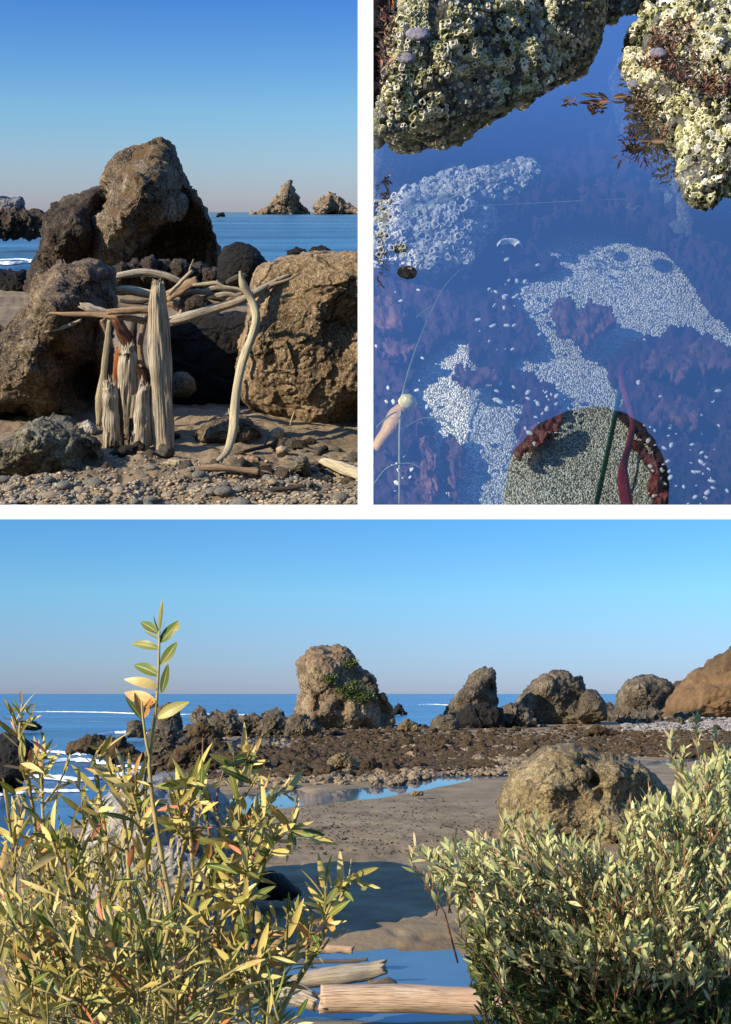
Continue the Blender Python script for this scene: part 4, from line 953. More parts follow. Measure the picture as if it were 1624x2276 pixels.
for nm, pl in (('pond_water', PO), ('stream_water', ST), ('pool_water', PL), ('stream_water', S2)):
    P = np.array(pl); m0, m1 = P.min(0) - 2.5, P.max(0) + 2.5; o = mesh(P3, nm, [(m0[0], m0[1], -5.115), (m1[0], m0[1], -5.115), (m1[0], m1[1], -5.115), (m0[0], m1[1], -5.115)], [(0, 1, 2, 3)], 'shallow_water'); props(o, kind='structure')

yb = lambda row: 5.0 * F / (row - 1540)
rl = P3.at(760, 1615, 160)
ms = empty(P3, 'sea_stack', 'massive blocky sea stack with green scrub on its shoulder, tallest on the beach', 'sea stack', rl); ms['_loc'] = tuple(rl)
rock(P3, 'stack_body', [(645, 1640), (655, 1600), (664, 1570), (669, 1540), (661, 1500), (659, 1470), (680, 1442), (712, 1437), (738, 1440), (748, 1433), (768, 1436), (785, 1455), (800, 1480), (828, 1502), (843, 1530), (856, 1550), (868, 1568), (876, 1600), (878, 1640)],
     160, 4.5, 'beach_stack', root=ms, relief=[(710, 1490, 40, 1.5), (690, 1590, 25, 1.8), (735, 1580, 22, 1.8), (780, 1590, 25, 1.0), (860, 1580, 35, -3.5), (800, 1500, 30, -1.2), (712, 1560, 14, -1.5), (758, 1570, 12, -1.5)], seed=71, amp=.035, cr=.06, fs=1.7, c=(755, 1550), nr=120, na=280)
def scrub(root, place, spots, Y, size, cnt, seed, loc, name='scrub'):
    rs = random.Random(seed); OV, OF, T, UV = [], [], [], []
    for (x, y, w, h, dd) in spots:
        for q in range(cnt):
            a, b = rs.gauss(0, .5), rs.gauss(0, .5); p = place.at(x + a * w, y + b * h, Y - dd - rs.uniform(0, .8) * size * 2)
            leaf(OV, OF, T, UV, p, Vector((rs.uniform(-1, 1), rs.uniform(-1, .3), rs.uniform(-.2, 1))), Vector((rs.uniform(-1, 1), -1, 1)), size * rs.uniform(.6, 1.4), size * .6, 0, rs.uniform(.0, .3), 2)
    return mesh(place, name, [tuple(v) for v in OV], OF, 'shrub_leaf', loc, root, uv=UV, tint=T)
scrub(ms, P3, [(770, 1535, 22, 14, 5.0), (800, 1545, 20, 16, 4.6), (815, 1550, 14, 12, 4), (735, 1510, 12, 8, 5.6), (780, 1475, 14, 8, 3.6), (785, 1525, 20, 10, 4.8)], 160, .35, 420, 3, rl)
del ms['_loc']
rock(P3, 'sea_stack', [(975, 1620), (982, 1590), (1000, 1556), (1030, 1522), (1058, 1487), (1078, 1478), (1096, 1490), (1100, 1520), (1107, 1550), (1100, 1580), (1110, 1620)], 170, 3, 'beach_rock', 'pointed fin-shaped stack standing right of the massive one', 'sea stack', relief=[(1050, 1540, 25, 1.5), (1092, 1530, 12, -1.5)], seed=72, amp=.035, cr=.08, fs=1.6, c=(1050, 1560), nr=70, na=170)
rock(P3, 'rock', [(1000, 1620), (1012, 1585), (1040, 1568), (1080, 1566), (1115, 1575), (1122, 1620)], 158, 2, 'black_rock', 'low black whale-backed rock in front of the fin-shaped stack', seed=73, amp=.04, nr=30, na=90)
rock(P3, 'rock', [(955, 1632), (958, 1600), (975, 1587), (1005, 1590), (1022, 1600), (1022, 1632)], 150, 2, 'beach_rock', 'squat sunlit rock at the left foot of the fin-shaped stack', seed=74, amp=.05, cr=.1, nr=36, na=100)
rock(P3, 'rock', [(1110, 1620), (1140, 1575), (1168, 1530), (1198, 1500), (1232, 1491), (1265, 1494), (1285, 1508), (1300, 1530), (1320, 1570), (1330, 1620)], 180, 4, 'beach_rock', 'broad domed headland rock in the middle of the far rocks', seed=75, relief=[(1210, 1520, 30, 1.5), (1280, 1560, 20, -1.5)], amp=.035, cr=.06, fs=1.8, c=(1220, 1560), nr=80, na=190)
rock(P3, 'rock', [(1280, 1600), (1286, 1548), (1302, 1530), (1325, 1536), (1345, 1560), (1350, 1600)], 176, 3, 'beach_rock', 'rounded grey rock tucked right of the domed headland rock', seed=76, amp=.05, cr=.1, nr=40, na=110)
rock(P3, 'rock', [(1360, 1610), (1368, 1545), (1385, 1520), (1415, 1501), (1450, 1502), (1480, 1512), (1498, 1528), (1480, 1560), (1460, 1610)], 200, 4, 'beach_rock', 'large pale angular rock below the grassy hill', seed=77, relief=[(1420, 1530, 25, 1.5)], amp=.035, cr=.07, fs=1.6, nr=60, na=150)
hill = rock(P3, 'hill', [(1425, 1610), (1450, 1572), (1490, 1530), (1530, 1500), (1560, 1478), (1590, 1452), (1640, 1425), (1760, 1400), (1760, 1620)], 235, 14, 'dry_grass_hill', seed=78, amp=.06, cr=.02, fs=1.6, c=(1640, 1550), nr=70, na=170)
for k_ in ('label', 'category'):
    if k_ in hill: del hill[k_]
hill['kind'] = 'structure'
rock(P3, 'rock', [(872, 1590), (874, 1570), (884, 1563), (896, 1576), (904, 1588)], 260, 1.5, 'black_rock', 'small dark rock out at sea right of the massive stack', seed=79, nr=20, na=60)
rock(P3, 'rock', [(335, 1640), (340, 1590), (352, 1570), (375, 1562), (396, 1572), (402, 1600), (405, 1640)], 135, 2, 'beach_rock', 'rounded rock standing in the sea behind the tall shoot', seed=80, amp=.04, cr=.08, nr=40, na=110)
rock(P3, 'rock', [(280, 1640), (283, 1605), (300, 1599), (320, 1605), (324, 1640)], 125, 1.5, 'beach_rock', 'small square rock in the sea left of the rounded one', seed=81, amp=.05, cr=.1, nr=30, na=90)
rock(P3, 'rock', [(30, 1622), (45, 1606), (70, 1602), (92, 1612), (96, 1622)], 150, 1.5, 'black_rock', 'low dark rock in the sea at the far left', seed=82, nr=20, na=60)
rock(P3, 'rock', [(-40, 1790), (-40, 1640), (10, 1628), (40, 1632), (75, 1650), (85, 1680), (75, 1720)], 62, 2.2, 'black_rock', 'black rock at the left edge behind the willow shoots', seed=83, amp=.06, cr=.12, nr=40, na=110)
# traced reef rocks
for i, (x, y, w, h, m, lb) in enumerate((
        (205, 1655, 60, 20, 'reef_dark', 'low dark ledge washed by surf at the left'), (270, 1668, 48, 26, 'reef_dark', 'dark humped rock with surf behind it'), (370, 1650, 55, 40, 'beach_rock', 'large olive-brown rock behind the main willow stem'),
        (430, 1680, 55, 40, 'reef_dark', 'dark seaweed rock right of the olive-brown one'), (500, 1612, 46, 26, 'beach_rock', 'tan rock in the row left of the massive stack'), (560, 1608, 50, 26, 'beach_rock', 'wide tan rock in the row left of the massive stack, by the pool'),
        (612, 1608, 30, 30, 'beach_rock', 'pointed rock at the left foot of the massive stack'), (672, 1612, 40, 28, 'beach_rock', 'pale blocky rock at the very base of the massive stack'), (450, 1625, 40, 22, 'reef_dark', 'dark rock between the sea and the reef pool'),
        (765, 1695, 42, 22, 'fore_boulder', 'big ochre boulder with a slanted top in the reef'), (820, 1700, 22, 16, 'reef_dark', 'black rock tight against the ochre boulder'), (560, 1690, 40, 24, 'reef_dark', 'dark brown rock above the streaming water'), (905, 1612, 24, 16, 'fore_boulder', 'orange rock standing alone right of the massive stack'),
        (1140, 1590, 50, 30, 'beach_rock', 'slanted sunlit slab in front of the domed headland rock'), (1180, 1585, 30, 26, 'beach_rock', 'dark-sided block beside the slanted slab'), (1305, 1570, 40, 28, 'beach_rock', 'angular grey block below the rounded grey rock'), (1215, 1570, 30, 26, 'beach_rock', 'jagged block beneath the domed headland rock'), (1440, 1575, 28, 20, 'pale_boulder', 'pale block at the foot of the grassy hill'),
        (1330, 1625, 34, 12, 'reef_dark', 'low dark rock on the sand by the far stream'), (345, 1785, 40, 20, 'reef_dark', 'dark rock seen between willow leaves')
)):
    Y = yb(y + h * .8)
    rock(P3, 'reef_rock', [(x - w, y + h * .9), (x - w * .8, y - h * .1), (x - w * .35, y - h * .75), (x + w * .1, y - h * .9), (x + w * .6, y - h * .45), (x + w, y + h * .3), (x + w, y + h * .9)], Y, w * .6 / F * Y, m, lb, 'rock', seed=100 + i * 1.3, amp=.09, cr=.2, fs=1.3, nr=30, na=90)
# scattered reef rocks
dm = [make_blob('reef_stone', 'reef_dark', 5 + i, 3, (1, .85, .62), .4, 1.1) for i in range(6)]
lm = [make_blob('reef_cobble', 'reef_pale', 25 + i, 3, (1, .85, .55), .35, 1.0) for i in range(4)]
bm_ = [make_blob('reef_block', 'beach_rock', 45 + i, 3, (1, .85, .8), .3, 1.3) for i in range(4)]
rs = random.Random(21)
def strip(n, rows, cols, rng, meshes, label, group, cond=None, name='reef_stone'):
    k = 0
    while k < n:
        px, py = rs.uniform(*cols), rs.uniform(*rows)
        if cond and not cond(px, py): continue
        r = rs.uniform(.6, 1.0) ** 2 * rng; g = G3(px, py); g.z = -5.0 + r * .15
        if px > 1624 + 40: continue
        k += 1
        put(P3, rs.choice(meshes), name, g, r, rs.uniform(0, 6.3), label, 'rock', group, rs.uniform(-.3, .3), rs.uniform(.7, 1))
lineb = lambda px: 1735 - (px - 450) * .035 if px < 900 else 1716 - (px - 900) * .05
c_reef = lambda x, y: y < lineb(x) and not (470 < x < 670 and 1634 < y < 1668)
strip(180, (1626, 1735), (400, 1000), .85, dm, 'weed-covered dark stone packed among others in the reef', 'dark reef stones', c_reef)
strip(75, (1618, 1680), (900, 1600), .9, dm, 'dark stone among others on the far right part of the reef', 'dark stones of the right reef', c_reef)
strip(70, (1700, 1760), (480, 960), .55, lm, 'pale cobble lying along the near edge of the reef', 'pale cobbles at the reef edge', lambda x, y: lineb(x) - 8 < y < lineb(x) + 22, 'cobble')
strip(45, (1660, 1700), (900, 1180), .6, lm, 'pale cobble on the right half of the reef', 'pale cobbles on the right reef', None, 'cobble')
strip(110, (1562, 1610), (1130, 1560), 2.6, bm_, 'angular grey-brown block in the rock heap below the headland rocks', 'blocks of the headland rock heap', lambda x, y: y > 1558 + abs(x - 1260) * .06, 'rock_block')
strip(40, (1628, 1720), (330, 500), 1.3, dm, 'dark stone at the left end of the reef near the surf', 'dark stones at the left reef end')
strip(24, (1585, 1628), (420, 660), 1.9, bm_, 'brown block in the low ridge left of the massive stack', 'blocks of the left ridge', None, 'rock_block')
def rubble(n, rows, cols, r0, r1, mat, label, cond=None):
    pts = []
    while len(pts) < n:
        px, py = rs.uniform(*cols), rs.uniform(*rows)
        if cond and not cond(px, py): continue
        r = rs.uniform(r0, r1); g = G3(px, py); g.z = -5.0 + r * .1; pts.append((tuple(g), r, .6))
    scatter_stones(P3, 'reef_rubble', pts, mat, label, 'rubble', smooth=False)
rubble(9000, (1612, 1732), (380, 1640), .12, .5, 'reef_dark', 'weedy dark rubble carpeting the reef', lambda x, y: y < lineb(x) + 2 and (x < 1100 or y < 1682) and not (490 < x < 650 and 1638 < y < 1666) and rs.random() < (y - 1600) / 120)
rubble(1400, (1612, 1725), (400, 1640), .1, .35, 'reef_pale', 'tan stones scattered through the dark reef rubble', lambda x, y: y < lineb(x) and (x < 1100 or y < 1682))
rubble(1500, (1650, 1765), (480, 1240), .06, .3, 'reef_pale', 'tan rubble along the reef edge', lambda x, y: lineb(x) - 30 < y < lineb(x) + 14)
rubble(500, (1650, 1700), (1180, 1640), .06, .25, 'reef_pale', 'tan rubble on the far right sand', lambda x, y: y < 1690 - (x - 1180) * .03)
rubble(900, (1590, 1625), (1380, 1640), .2, .5, 'pale_boulder', 'grey cobbles below the grassy hill')
rubble(1500, (1775, 1900), (560, 1240), .012, .06, 'reef_dark', 'dark flecks of weed strewn on the sand', lambda x, y: y > 1790 - (x - 640) * .06)
# surf at left
for pix, w in (([(-40, 1588), (100, 1583), (220, 1584), (330, 1588)], 5), ([(380, 1589), (470, 1588), (560, 1590)], 4), ([(200, 1642), (260, 1630), (330, 1632), (380, 1640)], 3.5), ([(-20, 1700), (60, 1702), (160, 1690), (260, 1700), (330, 1712)], 2.2), ([(-20, 1740), (80, 1728), (180, 1735), (280, 1722), (400, 1716)], 2.2), ([(-20, 1770), (90, 1760), (200, 1758)], 1.4), ([(60, 1668), (120, 1672), (190, 1680)], 2), ([(920, 1567), (960, 1566), (1000, 1568)], 5)):
    foam(P3, 5.28, pix, w * (.5 if pix[0][1] < 1600 else .8))
# boulders on the sand
rock(P3, 'boulder', [(1100, 1900), (1108, 1800), (1116, 1755), (1135, 1722), (1168, 1698), (1210, 1668), (1245, 1654), (1272, 1652), (1300, 1664), (1325, 1684), (1350, 1682), (1392, 1682), (1425, 1700), (1452, 1722), (1478, 1752), (1500, 1800), (1510, 1900)],
     40, 2.9, 'fore_boulder', 'great tan boulder on the sand at the right, half hidden by the shrub', relief=[(1190, 1740, 50, .5), (1290, 1700, 14, -.55), (1315, 1735, 14, -.7), (1335, 1765, 12, -.5), (1385, 1720, 35, .5), (1440, 1780, 50, -.9), (1280, 1800, 60, -.25), (1230, 1760, 20, .25)],
     seed=90, amp=.022, cr=.055, fs=2.0, c=(1300, 1800), nr=120, na=280, k=2.6)
rock(P3, 'boulder', [(150, 2150), (170, 1900), (225, 1780), (280, 1735), (330, 1722), (400, 1732), (460, 1758), (508, 1815), (528, 1900), (548, 1990), (556, 2080), (540, 2150)],
     26.5, 4.6, 'pale_boulder', 'tall pale-topped boulder behind the willow, casting the long shadow', relief=[(300, 1820, 60, .4), (500, 1950, 50, -.6)], seed=91, amp=.03, cr=.07, fs=1.7, nr=80, na=200, k=3.6, back=.9)
rock(P3, 'boulder', [(548, 2000), (556, 1960), (572, 1940), (605, 1935), (630, 1945), (655, 1970), (676, 1990), (640, 2000)], 26.5, .6, 'black_rock', 'low dark rock lying in the long shadow on the sand', seed=92, amp=.04, cr=.06, nr=36, na=100)
rock(P3, 'boulder', [(408, 1800), (412, 1775), (435, 1768), (458, 1780), (468, 1800), (450, 1820)], 40, .6, 'black_rock', 'round black boulder beside the stream behind the willow', seed=93, amp=.03, nr=30, na=90)
rock(P3, 'pebble', [(660, 2128), (664, 2120), (690, 2118), (700, 2124), (690, 2132)], 20.7, .12, 'black_rock', 'flat dark stone at the pond edge', seed=94, nr=16, na=50)
rock(P3, 'pebble', [(905, 1768), (912, 1760), (935, 1758), (942, 1768)], 53, .2, 'reef_pale', 'small tan stone alone on the wet sand', seed=95, nr=16, na=50)
# logs
stick(P3, 'log', [(716, 2220), (850, 2218), (1000, 2223), (1200, 2234)], [28, 28, 27, 25], [17.4] * 4, 'log_orange', 'thick orange-tan log across the bottom of the beach', 'log', sides=48, n=70, rough=.05, groove=.03, jag=.3)
stick(P3, 'log', [(640, 2185), (720, 2172), (800, 2162), (852, 2150)], [13, 19, 18, 14], [18.6] * 4, 'log_grey', 'grey weathered log lying in the pond above the thick one', 'log', sides=22, n=40, rough=.08)
stick(P3, 'log', [(450, 2220), (560, 2200), (640, 2205), (700, 2225)], [22, 26, 24, 18], [17.9] * 4, 'driftwood_grey', 'pale log behind the willow at the lower left of the thick one', 'log', sides=22, n=40, rough=.08)
stick(P3, 'log', [(690, 2112), (730, 2108), (784, 2112)], [6, 9, 7], [20.8] * 3, 'driftwood_tan', 'short tan log half sunk in the pond', 'log')
stick(P3, 'stick', [(620, 2144), (700, 2138), (780, 2136), (815, 2132)], [3, 4, 4, 3], [19.9] * 4, 'driftwood_dark', 'thin dark branch lying across the pond', 'stick')
stick(P3, 'log', [(820, 2188), (860, 2182), (880, 2190)], [7, 9, 5], [18.3] * 3, 'driftwood_dark', 'dark wet log end between the grey log and the thick one', 'log')

# ------------------------------------------------------------------ shrubs
def plant(place, name, label, cat, base, stems, leafspec, bark, leafm, seed, group=None, barkname='stems'):
    """stems: list of (list of points, r0, r1, leaf_from); leafspec: dict"""
    rs = random.Random(seed); root = empty(place, name, label, cat, base, group)
    SV, SF, SU = [], [], []; OV, OF, T, UV = [], [], [], []
    for pts, r0, r1, lf in stems:
        n = leafspec.get('seg', 8); sd = leafspec.get('sides', 5)
        v, f, u = tube_data(pts, [r0, r1], n, sd, .06, 0, rs.random() * 9, 1, True); o = len(SV); SV += v; SU += u; SF += [tuple(i + o for i in q) for q in f]
        path = catmull(pts, 24); L = sum((path[i + 1] - path[i]).length for i in range(24)); k = max(2, int(L * (1 - lf) / leafspec['gap'])); ang = rs.uniform(0, 6.28)
        for i in range(k + 1):
            t = lf + (1 - lf) * i / k; q = min(int(t * 24), 23); p = path[q].lerp(path[q + 1], t * 24 - q); tan = (path[q + 1] - path[q]).normalized()
            for _ in range(leafspec.get('per', 1)):
                ang += 2.4 + rs.uniform(-.4, .4); a1 = tan.orthogonal().normalized(); a2 = tan.cross(a1); side = a1 * math.cos(ang) + a2 * math.sin(ang)
                sp = leafspec['spread'] * (1 - .55 * (i == k)); d = (tan * (1 - sp) + side * sp + Vector(leafspec.get('bias', (0, 0, 0)))).normalized()
                nn = tan * 1.0 - side * .6 + Vector((rs.uniform(-.6, .6), rs.uniform(-.6, .6), rs.uniform(-.3, .3)))
                ll = rs.uniform(*leafspec['len']) * (.75 + .25 * min(1, 2 * (1 - t) + .3)); tn = leafspec['tint'](rs, t)
                leaf(OV, OF, T, UV, p, d, nn, ll, ll * rs.uniform(*leafspec['asp']), rs.uniform(*leafspec['curl']), tn)
    mesh(place, 'stem', [tuple(v) for v in SV], SF, bark, base, root, uv=SU)
    mesh(place, 'foliage', [tuple(v) for v in OV], OF, leafm, base, root, uv=UV, tint=T)
    return root
px3 = lambda x, y, Y: P3.at(x, y, Y)
WL = dict(gap=.044, per=1, spread=.5, len=(.045, .105), asp=(.15, .22), curl=(-.7, .7), bias=(0, -.05, .1), seg=10, sides=7, tint=lambda rs, t: min(1, max(0, rs.gauss(.54, .25))))
def pix_stem(pp, Y, r0, r1, lf):
    pts = [px3(x, y, Y + dy) for (x, y, dy) in pp]; return (pts, r0, r1, lf)
# the tall shoot
tall = [pix_stem([(395, 2300, .0), (385, 2050, 0), (350, 1850, 0), (332, 1700, 0), (345, 1600, 0), (353, 1500, 0), (355, 1402, 0)], 2.6, .0062, .0025, .985)]
base = px3(395, 2300, 2.6)
root = plant(P3, 'willow_shoot', 'tallest lone willow shoot rising against the sky at the left', 'plant', base, tall, dict(WL, gap=1.0, per=1), 'willow_bark', 'willow_leaf', 3)
OV, OF, T, UV = [], [], [], []
for (x0_, y0_, x1_, y1_, w, tn, cu) in ((352, 1408, 311, 1372, 17, .2, -.9), (356, 1428, 398, 1388, 20, .24, .6), (353, 1442, 292, 1420, 17, .3, -.9), (358, 1478, 397, 1430, 19, .22, .4), (354, 1502, 295, 1464, 21, .2, -1.0), (360, 1540, 376, 1478, 14, .18, .4), (352, 1528, 291, 1503, 19, .8, -1.1), (352, 1572, 280, 1530, 26, .88, -.9), (352, 1595, 408, 1560, 22, .42, -.5), (318, 1600, 280, 1550, 10, .12, .1), (318, 1592, 300, 1540, 12, .9, .1), (320, 1596, 338, 1552, 12, .95, .1), (352, 1420, 320, 1398, 5, .3, -.4), (386, 1402, 400, 1388, 12, .4, .2)):
    a, b = px3(x0_, y0_, 2.6), px3(x1_, y1_, 2.6 + random.uniform(-.03, .03)); leaf(OV, OF, T, UV, a, b - a, Vector((.1, -1, .35)), (b - a).length * 1.03, w / F * 2.6 * 1.35, cu, tn, 8)
mesh(P3, 'leaf', [tuple(v) for v in OV], OF, 'willow_leaf', base, root, uv=UV, tint=T)
v, f, u = tube_data([px3(335, 1690, 2.6), px3(326, 1650, 2.59), px3(318, 1590, 2.58), px3(316, 1560, 2.58)], [.004, .002], 12, 6, .05, 0, 2)
mesh(P3, 'twig', [tuple(q) for q in v], f, 'willow_bark', base, root, uv=u)
# willow clumps: (base x, top points...)
groups = [
    (3.0, 'yellowing willow clump at the far left edge', [[(130, 2320), (95, 2050), (75, 1800), (45, 1650), (50, 1565)], [(150, 2320), (115, 2000), (95, 1800), (98, 1655)], [(40, 2320), (40, 2100), (30, 1900), (10, 1750)], [(120, 2320), (150, 2100), (170, 1900), (220, 1760)], [(80, 2320), (60, 2150), (20, 2000), (-10, 1900)]], 1),
    (2.8, 'yellowing willow clump left of the tall shoot', [[(250, 2320), (245, 2050), (235, 1850), (210, 1700), (225, 1600 + 60)], [(280, 2320), (290, 2050), (280, 1850), (262, 1760), (240, 1700)], [(210, 2320), (190, 2150), (150, 1950), (120, 1850)], [(300, 2320), (330, 2100), (330, 1900), (300, 1780), (270, 1700)], [(230, 2320), (215, 2150), (180, 2000), (160, 1850)]], 2),
    (2.7, 'yellowing willow clump around the foot of the tall shoot', [[(400, 2320), (410, 2100), (430, 1950), (420, 1800), (440, 1720)], [(430, 2320), (440, 2100), (460, 1950), (500, 1850), (530, 1740), (575, 1650)], [(380, 2320), (360, 2150), (390, 2000), (410, 1850), (385, 1760)], [(460, 2320), (490, 2150), (500, 2000), (520, 1900), (560, 1820), (630, 1750)], [(420, 2320), (400, 2200), (440, 2080), (480, 1950)]], 3),
    (2.6, 'willow clump reaching right over the shadowed sand', [[(560, 2320), (545, 2150), (560, 2020), (540, 1920), (580, 1830), (600, 1790)], [(500, 2320), (500, 2200), (530, 2000), (590, 1900), (650, 1830)], [(600, 2320), (640, 2220), (700, 2120), (740, 2040), (775, 1950)], [(580, 2320), (600, 2200), (640, 2130), (700, 2080), (735, 2010)], [(520, 2320), (470, 2150), (490, 2050), (560, 1980)]], 4),
    (2.4, 'nearest willow clump along the bottom left', [[(320, 2330), (310, 2250), (280, 2150), (250, 2080)], [(480, 2330), (500, 2250), (540, 2170), (600, 2110)], [(60, 2330), (80, 2200), (60, 2100), (30, 2030)], [(640, 2330), (610, 2260), (560, 2200), (530, 2140)], [(200, 2330), (180, 2230), (140, 2150), (120, 2080)], [(380, 2330), (380, 2230), (340, 2130), (330, 2030)]], 5)]
for Y, lb, ss, sd in groups:
    rs = random.Random(sd * 7); st = []
    for s_ in ss:
        pp = [(x, y, rs.uniform(-.1, .1)) for x, y in s_]; st.append(pix_stem(pp, Y, .0065, .003, .2))
        for q in range(10):               # side branches
            i = rs.randrange(1, len(s_)); f0 = rs.random(); x = s_[i - 1][0] * (1 - f0) + s_[i][0] * f0; y = s_[i - 1][1] * (1 - f0) + s_[i][1] * f0
            if y > 2260: continue
            dx = rs.uniform(-70, 70); dyy = -rs.uniform(30, 110); 
            if y + dyy < s_[-1][1] + 20: dyy = s_[-1][1] + 20 - y; dx *= .5
            z0 = rs.uniform(-.05, .05); st.append(pix_stem([(x, y, z0), (x + dx * .6, y + dyy * .5, z0 + rs.uniform(-.1, .1)), (x + dx, y + dyy, z0 + rs.uniform(-.25, .2))], Y, .004, .0018, .12))
    plant(P3, 'willow_shrub', lb, 'shrub', px3(s_[0][0], 2320, Y), st, WL, 'willow_bark', 'willow_leaf', sd, 'willow shrubs on the bank')
# fine inner twigs and small leaves behind the willows
def envelope_fill(name, label, poly, Y, nst, blen, spec, bark, leafm, seed, rootpts, group=None, depth=.5, r=.004):
    rs = random.Random(seed); st = []; xs_ = [p[0] for p in poly]; ys_ = [p[1] for p in poly]
    while len(st) < nst:
        x, y = rs.uniform(min(xs_), max(xs_)), rs.uniform(min(ys_), max(ys_))
        if not inside(poly, x, y): continue
        bx, by = rs.choice(rootpts); dz = rs.uniform(-depth, depth); L = rs.uniform(*blen); dx, dy = x - bx, y - by; n_ = math.hypot(dx, dy) or 1
        f0 = min(1, L / n_); sx, sy = x - dx * f0 + rs.uniform(-15, 15), y - dy * f0
        if rs.random() < .25: sy = y + L; sx = x + rs.uniform(-30, 30)
        if sy < y + 12: sy = y + 12 + L * .3
        st.append(pix_stem([(sx, sy, dz), ((sx + x) / 2 + rs.uniform(-8, 8), (sy + y) / 2, dz + rs.uniform(-.03, .03)), (x, y, dz + rs.uniform(-.1, .1))], Y, r, r * .4, .1))
    return plant(P3, name, label, 'shrub', px3(rootpts[0][0], 2320, Y), st, spec, bark, leafm, seed, group)
envelope_fill('undergrowth_shrub', 'tangle of fine twigs and small pale leaves deep behind the willow clumps', [(-20, 1860), (80, 1840), (150, 1870), (240, 1830), (330, 1900), (400, 1960), (470, 2060), (500, 2120), (560, 2180), (640, 2210), (640, 2290), (-20, 2290)], 3.6, 420, (60, 130),
              dict(WL, gap=.022, len=(.025, .05), asp=(.24, .34), seg=4, sides=4, tint=lambda rs, t: min(1, max(0, rs.gauss(.48, .22)))), 'willow_bark', 'willow_leaf', 40, [(100, 2330), (300, 2330), (500, 2330)], depth=.35, r=.0028)
envelope_fill('willow_shrub', 'low nearest willow leaves filling the bottom left corner', [(-20, 1960), (100, 2010), (200, 1980), (330, 2040), (420, 2090), (520, 2120), (600, 2180), (680, 2230), (680, 2300), (-20, 2300)], 2.3, 100, (60, 150),
              dict(WL, gap=.035, len=(.03, .075), seg=5, sides=5), 'willow_bark', 'willow_leaf', 41, [(100, 2380), (300, 2380), (500, 2380)], group='willow shrubs on the bank', depth=.15, r=.0035)
SL = dict(gap=.018, per=1, spread=.5, len=(.03, .062), asp=(.28, .38), curl=(-.35, .35), bias=(0, -.05, .15), seg=4, sides=4, tint=lambda rs, t: min(.98, max(0, rs.gauss(.70, .2))))
SR = [(1330, 2330), (1420, 2330), (1520, 2330), (1600, 2330)]
envelope_fill('willow_shrub', 'dense silvery-green shrub filling the lower right, left part reaching over the sand', [(915, 1890), (935, 1870), (1000, 1880), (1060, 1850), (1120, 1870), (1170, 1850), (1240, 1860), (1330, 1880), (1380, 1900), (1390, 2150), (1150, 2150), (1090, 2120), (1060, 2060), (1010, 1990), (960, 1940)], 4.2, 600, (50, 120), SL, 'shrub_bark', 'shrub_leaf', 50, SR, depth=.5, r=.003)
envelope_fill('willow_shrub', 'taller silvery-green shrub climbing the right edge in front of the tan boulder', [(1380, 1880), (1400, 1800), (1450, 1770), (1500, 1760), (1540, 1700), (1560, 1690), (1640, 1640), (1660, 1640), (1660, 2140), (1380, 2140)], 4.0, 640, (50, 130), SL, 'shrub_bark', 'shrub_leaf', 51, SR, depth=.5, r=.003)
tips = [(1010, 1870), (920, 1880), (1120, 1820), (1165, 1830), (1220, 1840), (1270, 1860), (1335, 1830), (1400, 1790), (1490, 1640), (1520, 1660), (1545, 1590), (1590, 1625), (1440, 1755), (1375, 1845), (1300, 1845), (1600, 1690), (1560, 1720), (1145, 1810), (1190, 1822), (1510, 1700)]
st = []
rs = random.Random(4)
for (x, y) in tips:
    bx = x + (60 if x < 1200 else 20) + rs.uniform(-20, 20); st.append(pix_stem([(bx + 40, y + 260, 0), (bx, y + 120, 0), (x + rs.uniform(-5, 5), y + 50, 0), (x, y, 0)], 3.9, .004, .0015, .45))
plant(P3, 'willow_shrub', 'long loose shoots standing out above the silvery-green shrubs at the right', 'shrub', px3(1300, 2320, 3.9), st, dict(SL, gap=.02, len=(.035, .06)), 'shrub_bark', 'shrub_leaf', 52)
envelope_fill('undergrowth_shrub', 'dark green leafy undergrowth at the foot of the silvery shrubs, deepened for shade', [(1020, 2100), (1060, 2060), (1120, 2040), (1250, 2070), (1400, 2050), (1560, 2070), (1660, 2050), (1660, 2290), (1090, 2290), (1050, 2200)], 4.3, 620, (60, 120), dict(SL, len=(.04, .07), tint=lambda rs, t: min(.6, max(0, rs.gauss(.15, .12)))), 'shrub_bark', 'shrub_leaf', 53, SR, depth=.3, r=.003)  # low tint: dark leaf green, with the shade under the shrubs painted in
for i, (pp, lb) in enumerate((([(700 + 720, 2000), (1290, 1960), (1150, 2030 - 60), (1000, 1950), (930, 1905)], 'bare reddish twig reaching left out of the silvery shrub'), ([(1180, 2330), (1130, 2220), (1060, 2120), (1000, 2060)], 'bare dark twig slanting over the pond edge'))):
    pts = [px3(x, y, 3.9) for x, y in pp]; v, f, u = tube_data(pts, [.004, .0012], 24, 5, .06, 0, i); props(mesh(P3, 'twig', [tuple(q) for q in v], f, 'dead_stem', pts[0], uv=u), lb, 'twig')
for i, (x, y) in enumerate(((452, 1640), (482, 1690))):
    pts = [px3(x + 20, y + 260, 2.9), px3(x, y + 100, 2.9), px3(x + (0, 22)[i], y, 2.9)]; v, f, u = tube_data(pts, [.004, .002], 16, 6, .2, .1, i); props(mesh(P3, 'dead_stem', [tuple(q) for q in v], f, 'dead_stem', pts[0], uv=u), ('dry reddish seed stalk right of the tall shoot', 'second dry stalk leaning right among the willows')[i], 'stalk')

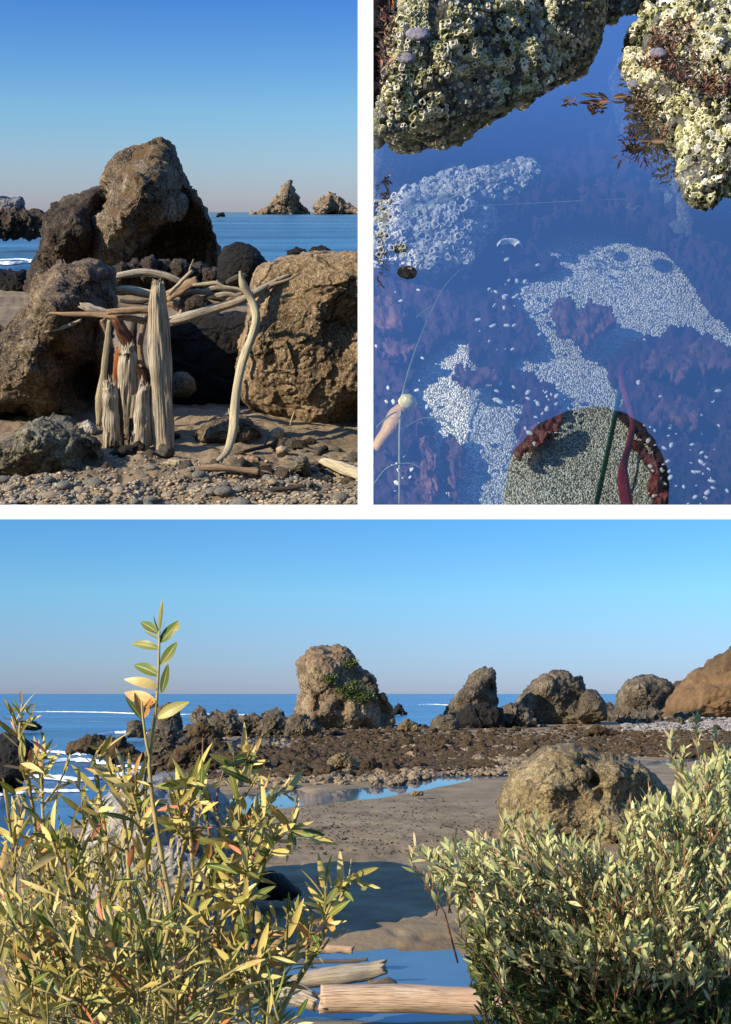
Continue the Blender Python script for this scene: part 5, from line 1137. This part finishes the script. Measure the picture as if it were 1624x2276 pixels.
# ------------------------------------------------------------------ white dividing walls between the three places
def box(name, x0, x1, y0, y1, z0, z1):
    V = [(x, y, z) for x in (x0, x1) for y in (y0, y1) for z in (z0, z1)]
    Fc = [(0, 1, 3, 2), (4, 6, 7, 5), (0, 4, 5, 1), (2, 3, 7, 6), (0, 2, 6, 4), (1, 5, 7, 3)]
    me = bpy.data.meshes.new(name); me.from_pydata(V, [], Fc); me.materials.append(MATS['white_wall'])
    o = bpy.data.objects.new(name, me); C.objects.link(o); o.matrix_world = Matrix.Rotation(PITCH, 4, 'X'); return o
D0 = 3.9; T_ = 16 / F * D0
props(box('dividing_wall', -4, 4, D0, D0 + .2, -T_, T_), 'long level white wall below the cove and the tide pool', 'wall')
props(box('dividing_wall', -T_, T_, D0, D0 + .2, T_, 4), 'upright white wall between the cove and the tide pool', 'wall')

# bump depth is in world units: give each material the scale of the place it is used in
for nm, k in dict(beach_sand=12, beach_stack=9, beach_rock=9, fore_boulder=9, reef_dark=6, reef_pale=6, pale_boulder=9, log_orange=10, log_grey=10, sea_beach=3, dry_grass_hill=5,
                  willow_bark=6, shrub_bark=6, tide_rock=3, algae_rock=3, sunk_rock=3, pool_gravel=3, barnacle=3, weed_mat_dark=3, weed_mat_brown=3, weed_mat_red=3, shell_white=3, shell_grey=3).items():
    for n in MATS[nm].node_tree.nodes:
        if n.type == 'BUMP': n.inputs['Distance'].default_value *= k
# ------------------------------------------------------------------ light, sky, camera
w = bpy.data.worlds.new('World'); SC.world = w; w.use_nodes = True; nt = w.node_tree
bg = nt.nodes['Background']; sk = sky_node(nt, SUN_EL, SKY_ROT); tcw = nt.nodes.new('ShaderNodeTexCoord'); nt.links.new(tinted(nt, sk, tcw.outputs['Generated'], AIR), bg.inputs[0]); bg.inputs[1].default_value = SKY_STR * 2
sl = bpy.data.lights.new('sun', 'SUN'); sl.energy = 5.0; sl.angle = R(.5); sl.color = (1, .86, .66)
so = bpy.data.objects.new('sun', sl); C.objects.link(so); so.rotation_euler = SUN.to_track_quat('Z', 'Y').to_euler()
cam = bpy.data.cameras.new('camera'); co = bpy.data.objects.new('camera', cam); C.objects.link(co)
cam.sensor_fit = 'VERTICAL'; cam.sensor_height = 24; cam.lens = 24 * F / 2276; cam.clip_start = .05; cam.clip_end = 400000
co.rotation_euler = (math.pi / 2 + PITCH, 0, 0); SC.camera = co
SC.view_settings.view_transform = 'Standard'; SC.view_settings.look = 'None'; SC.view_settings.exposure = .8; SC.view_settings.gamma = 1
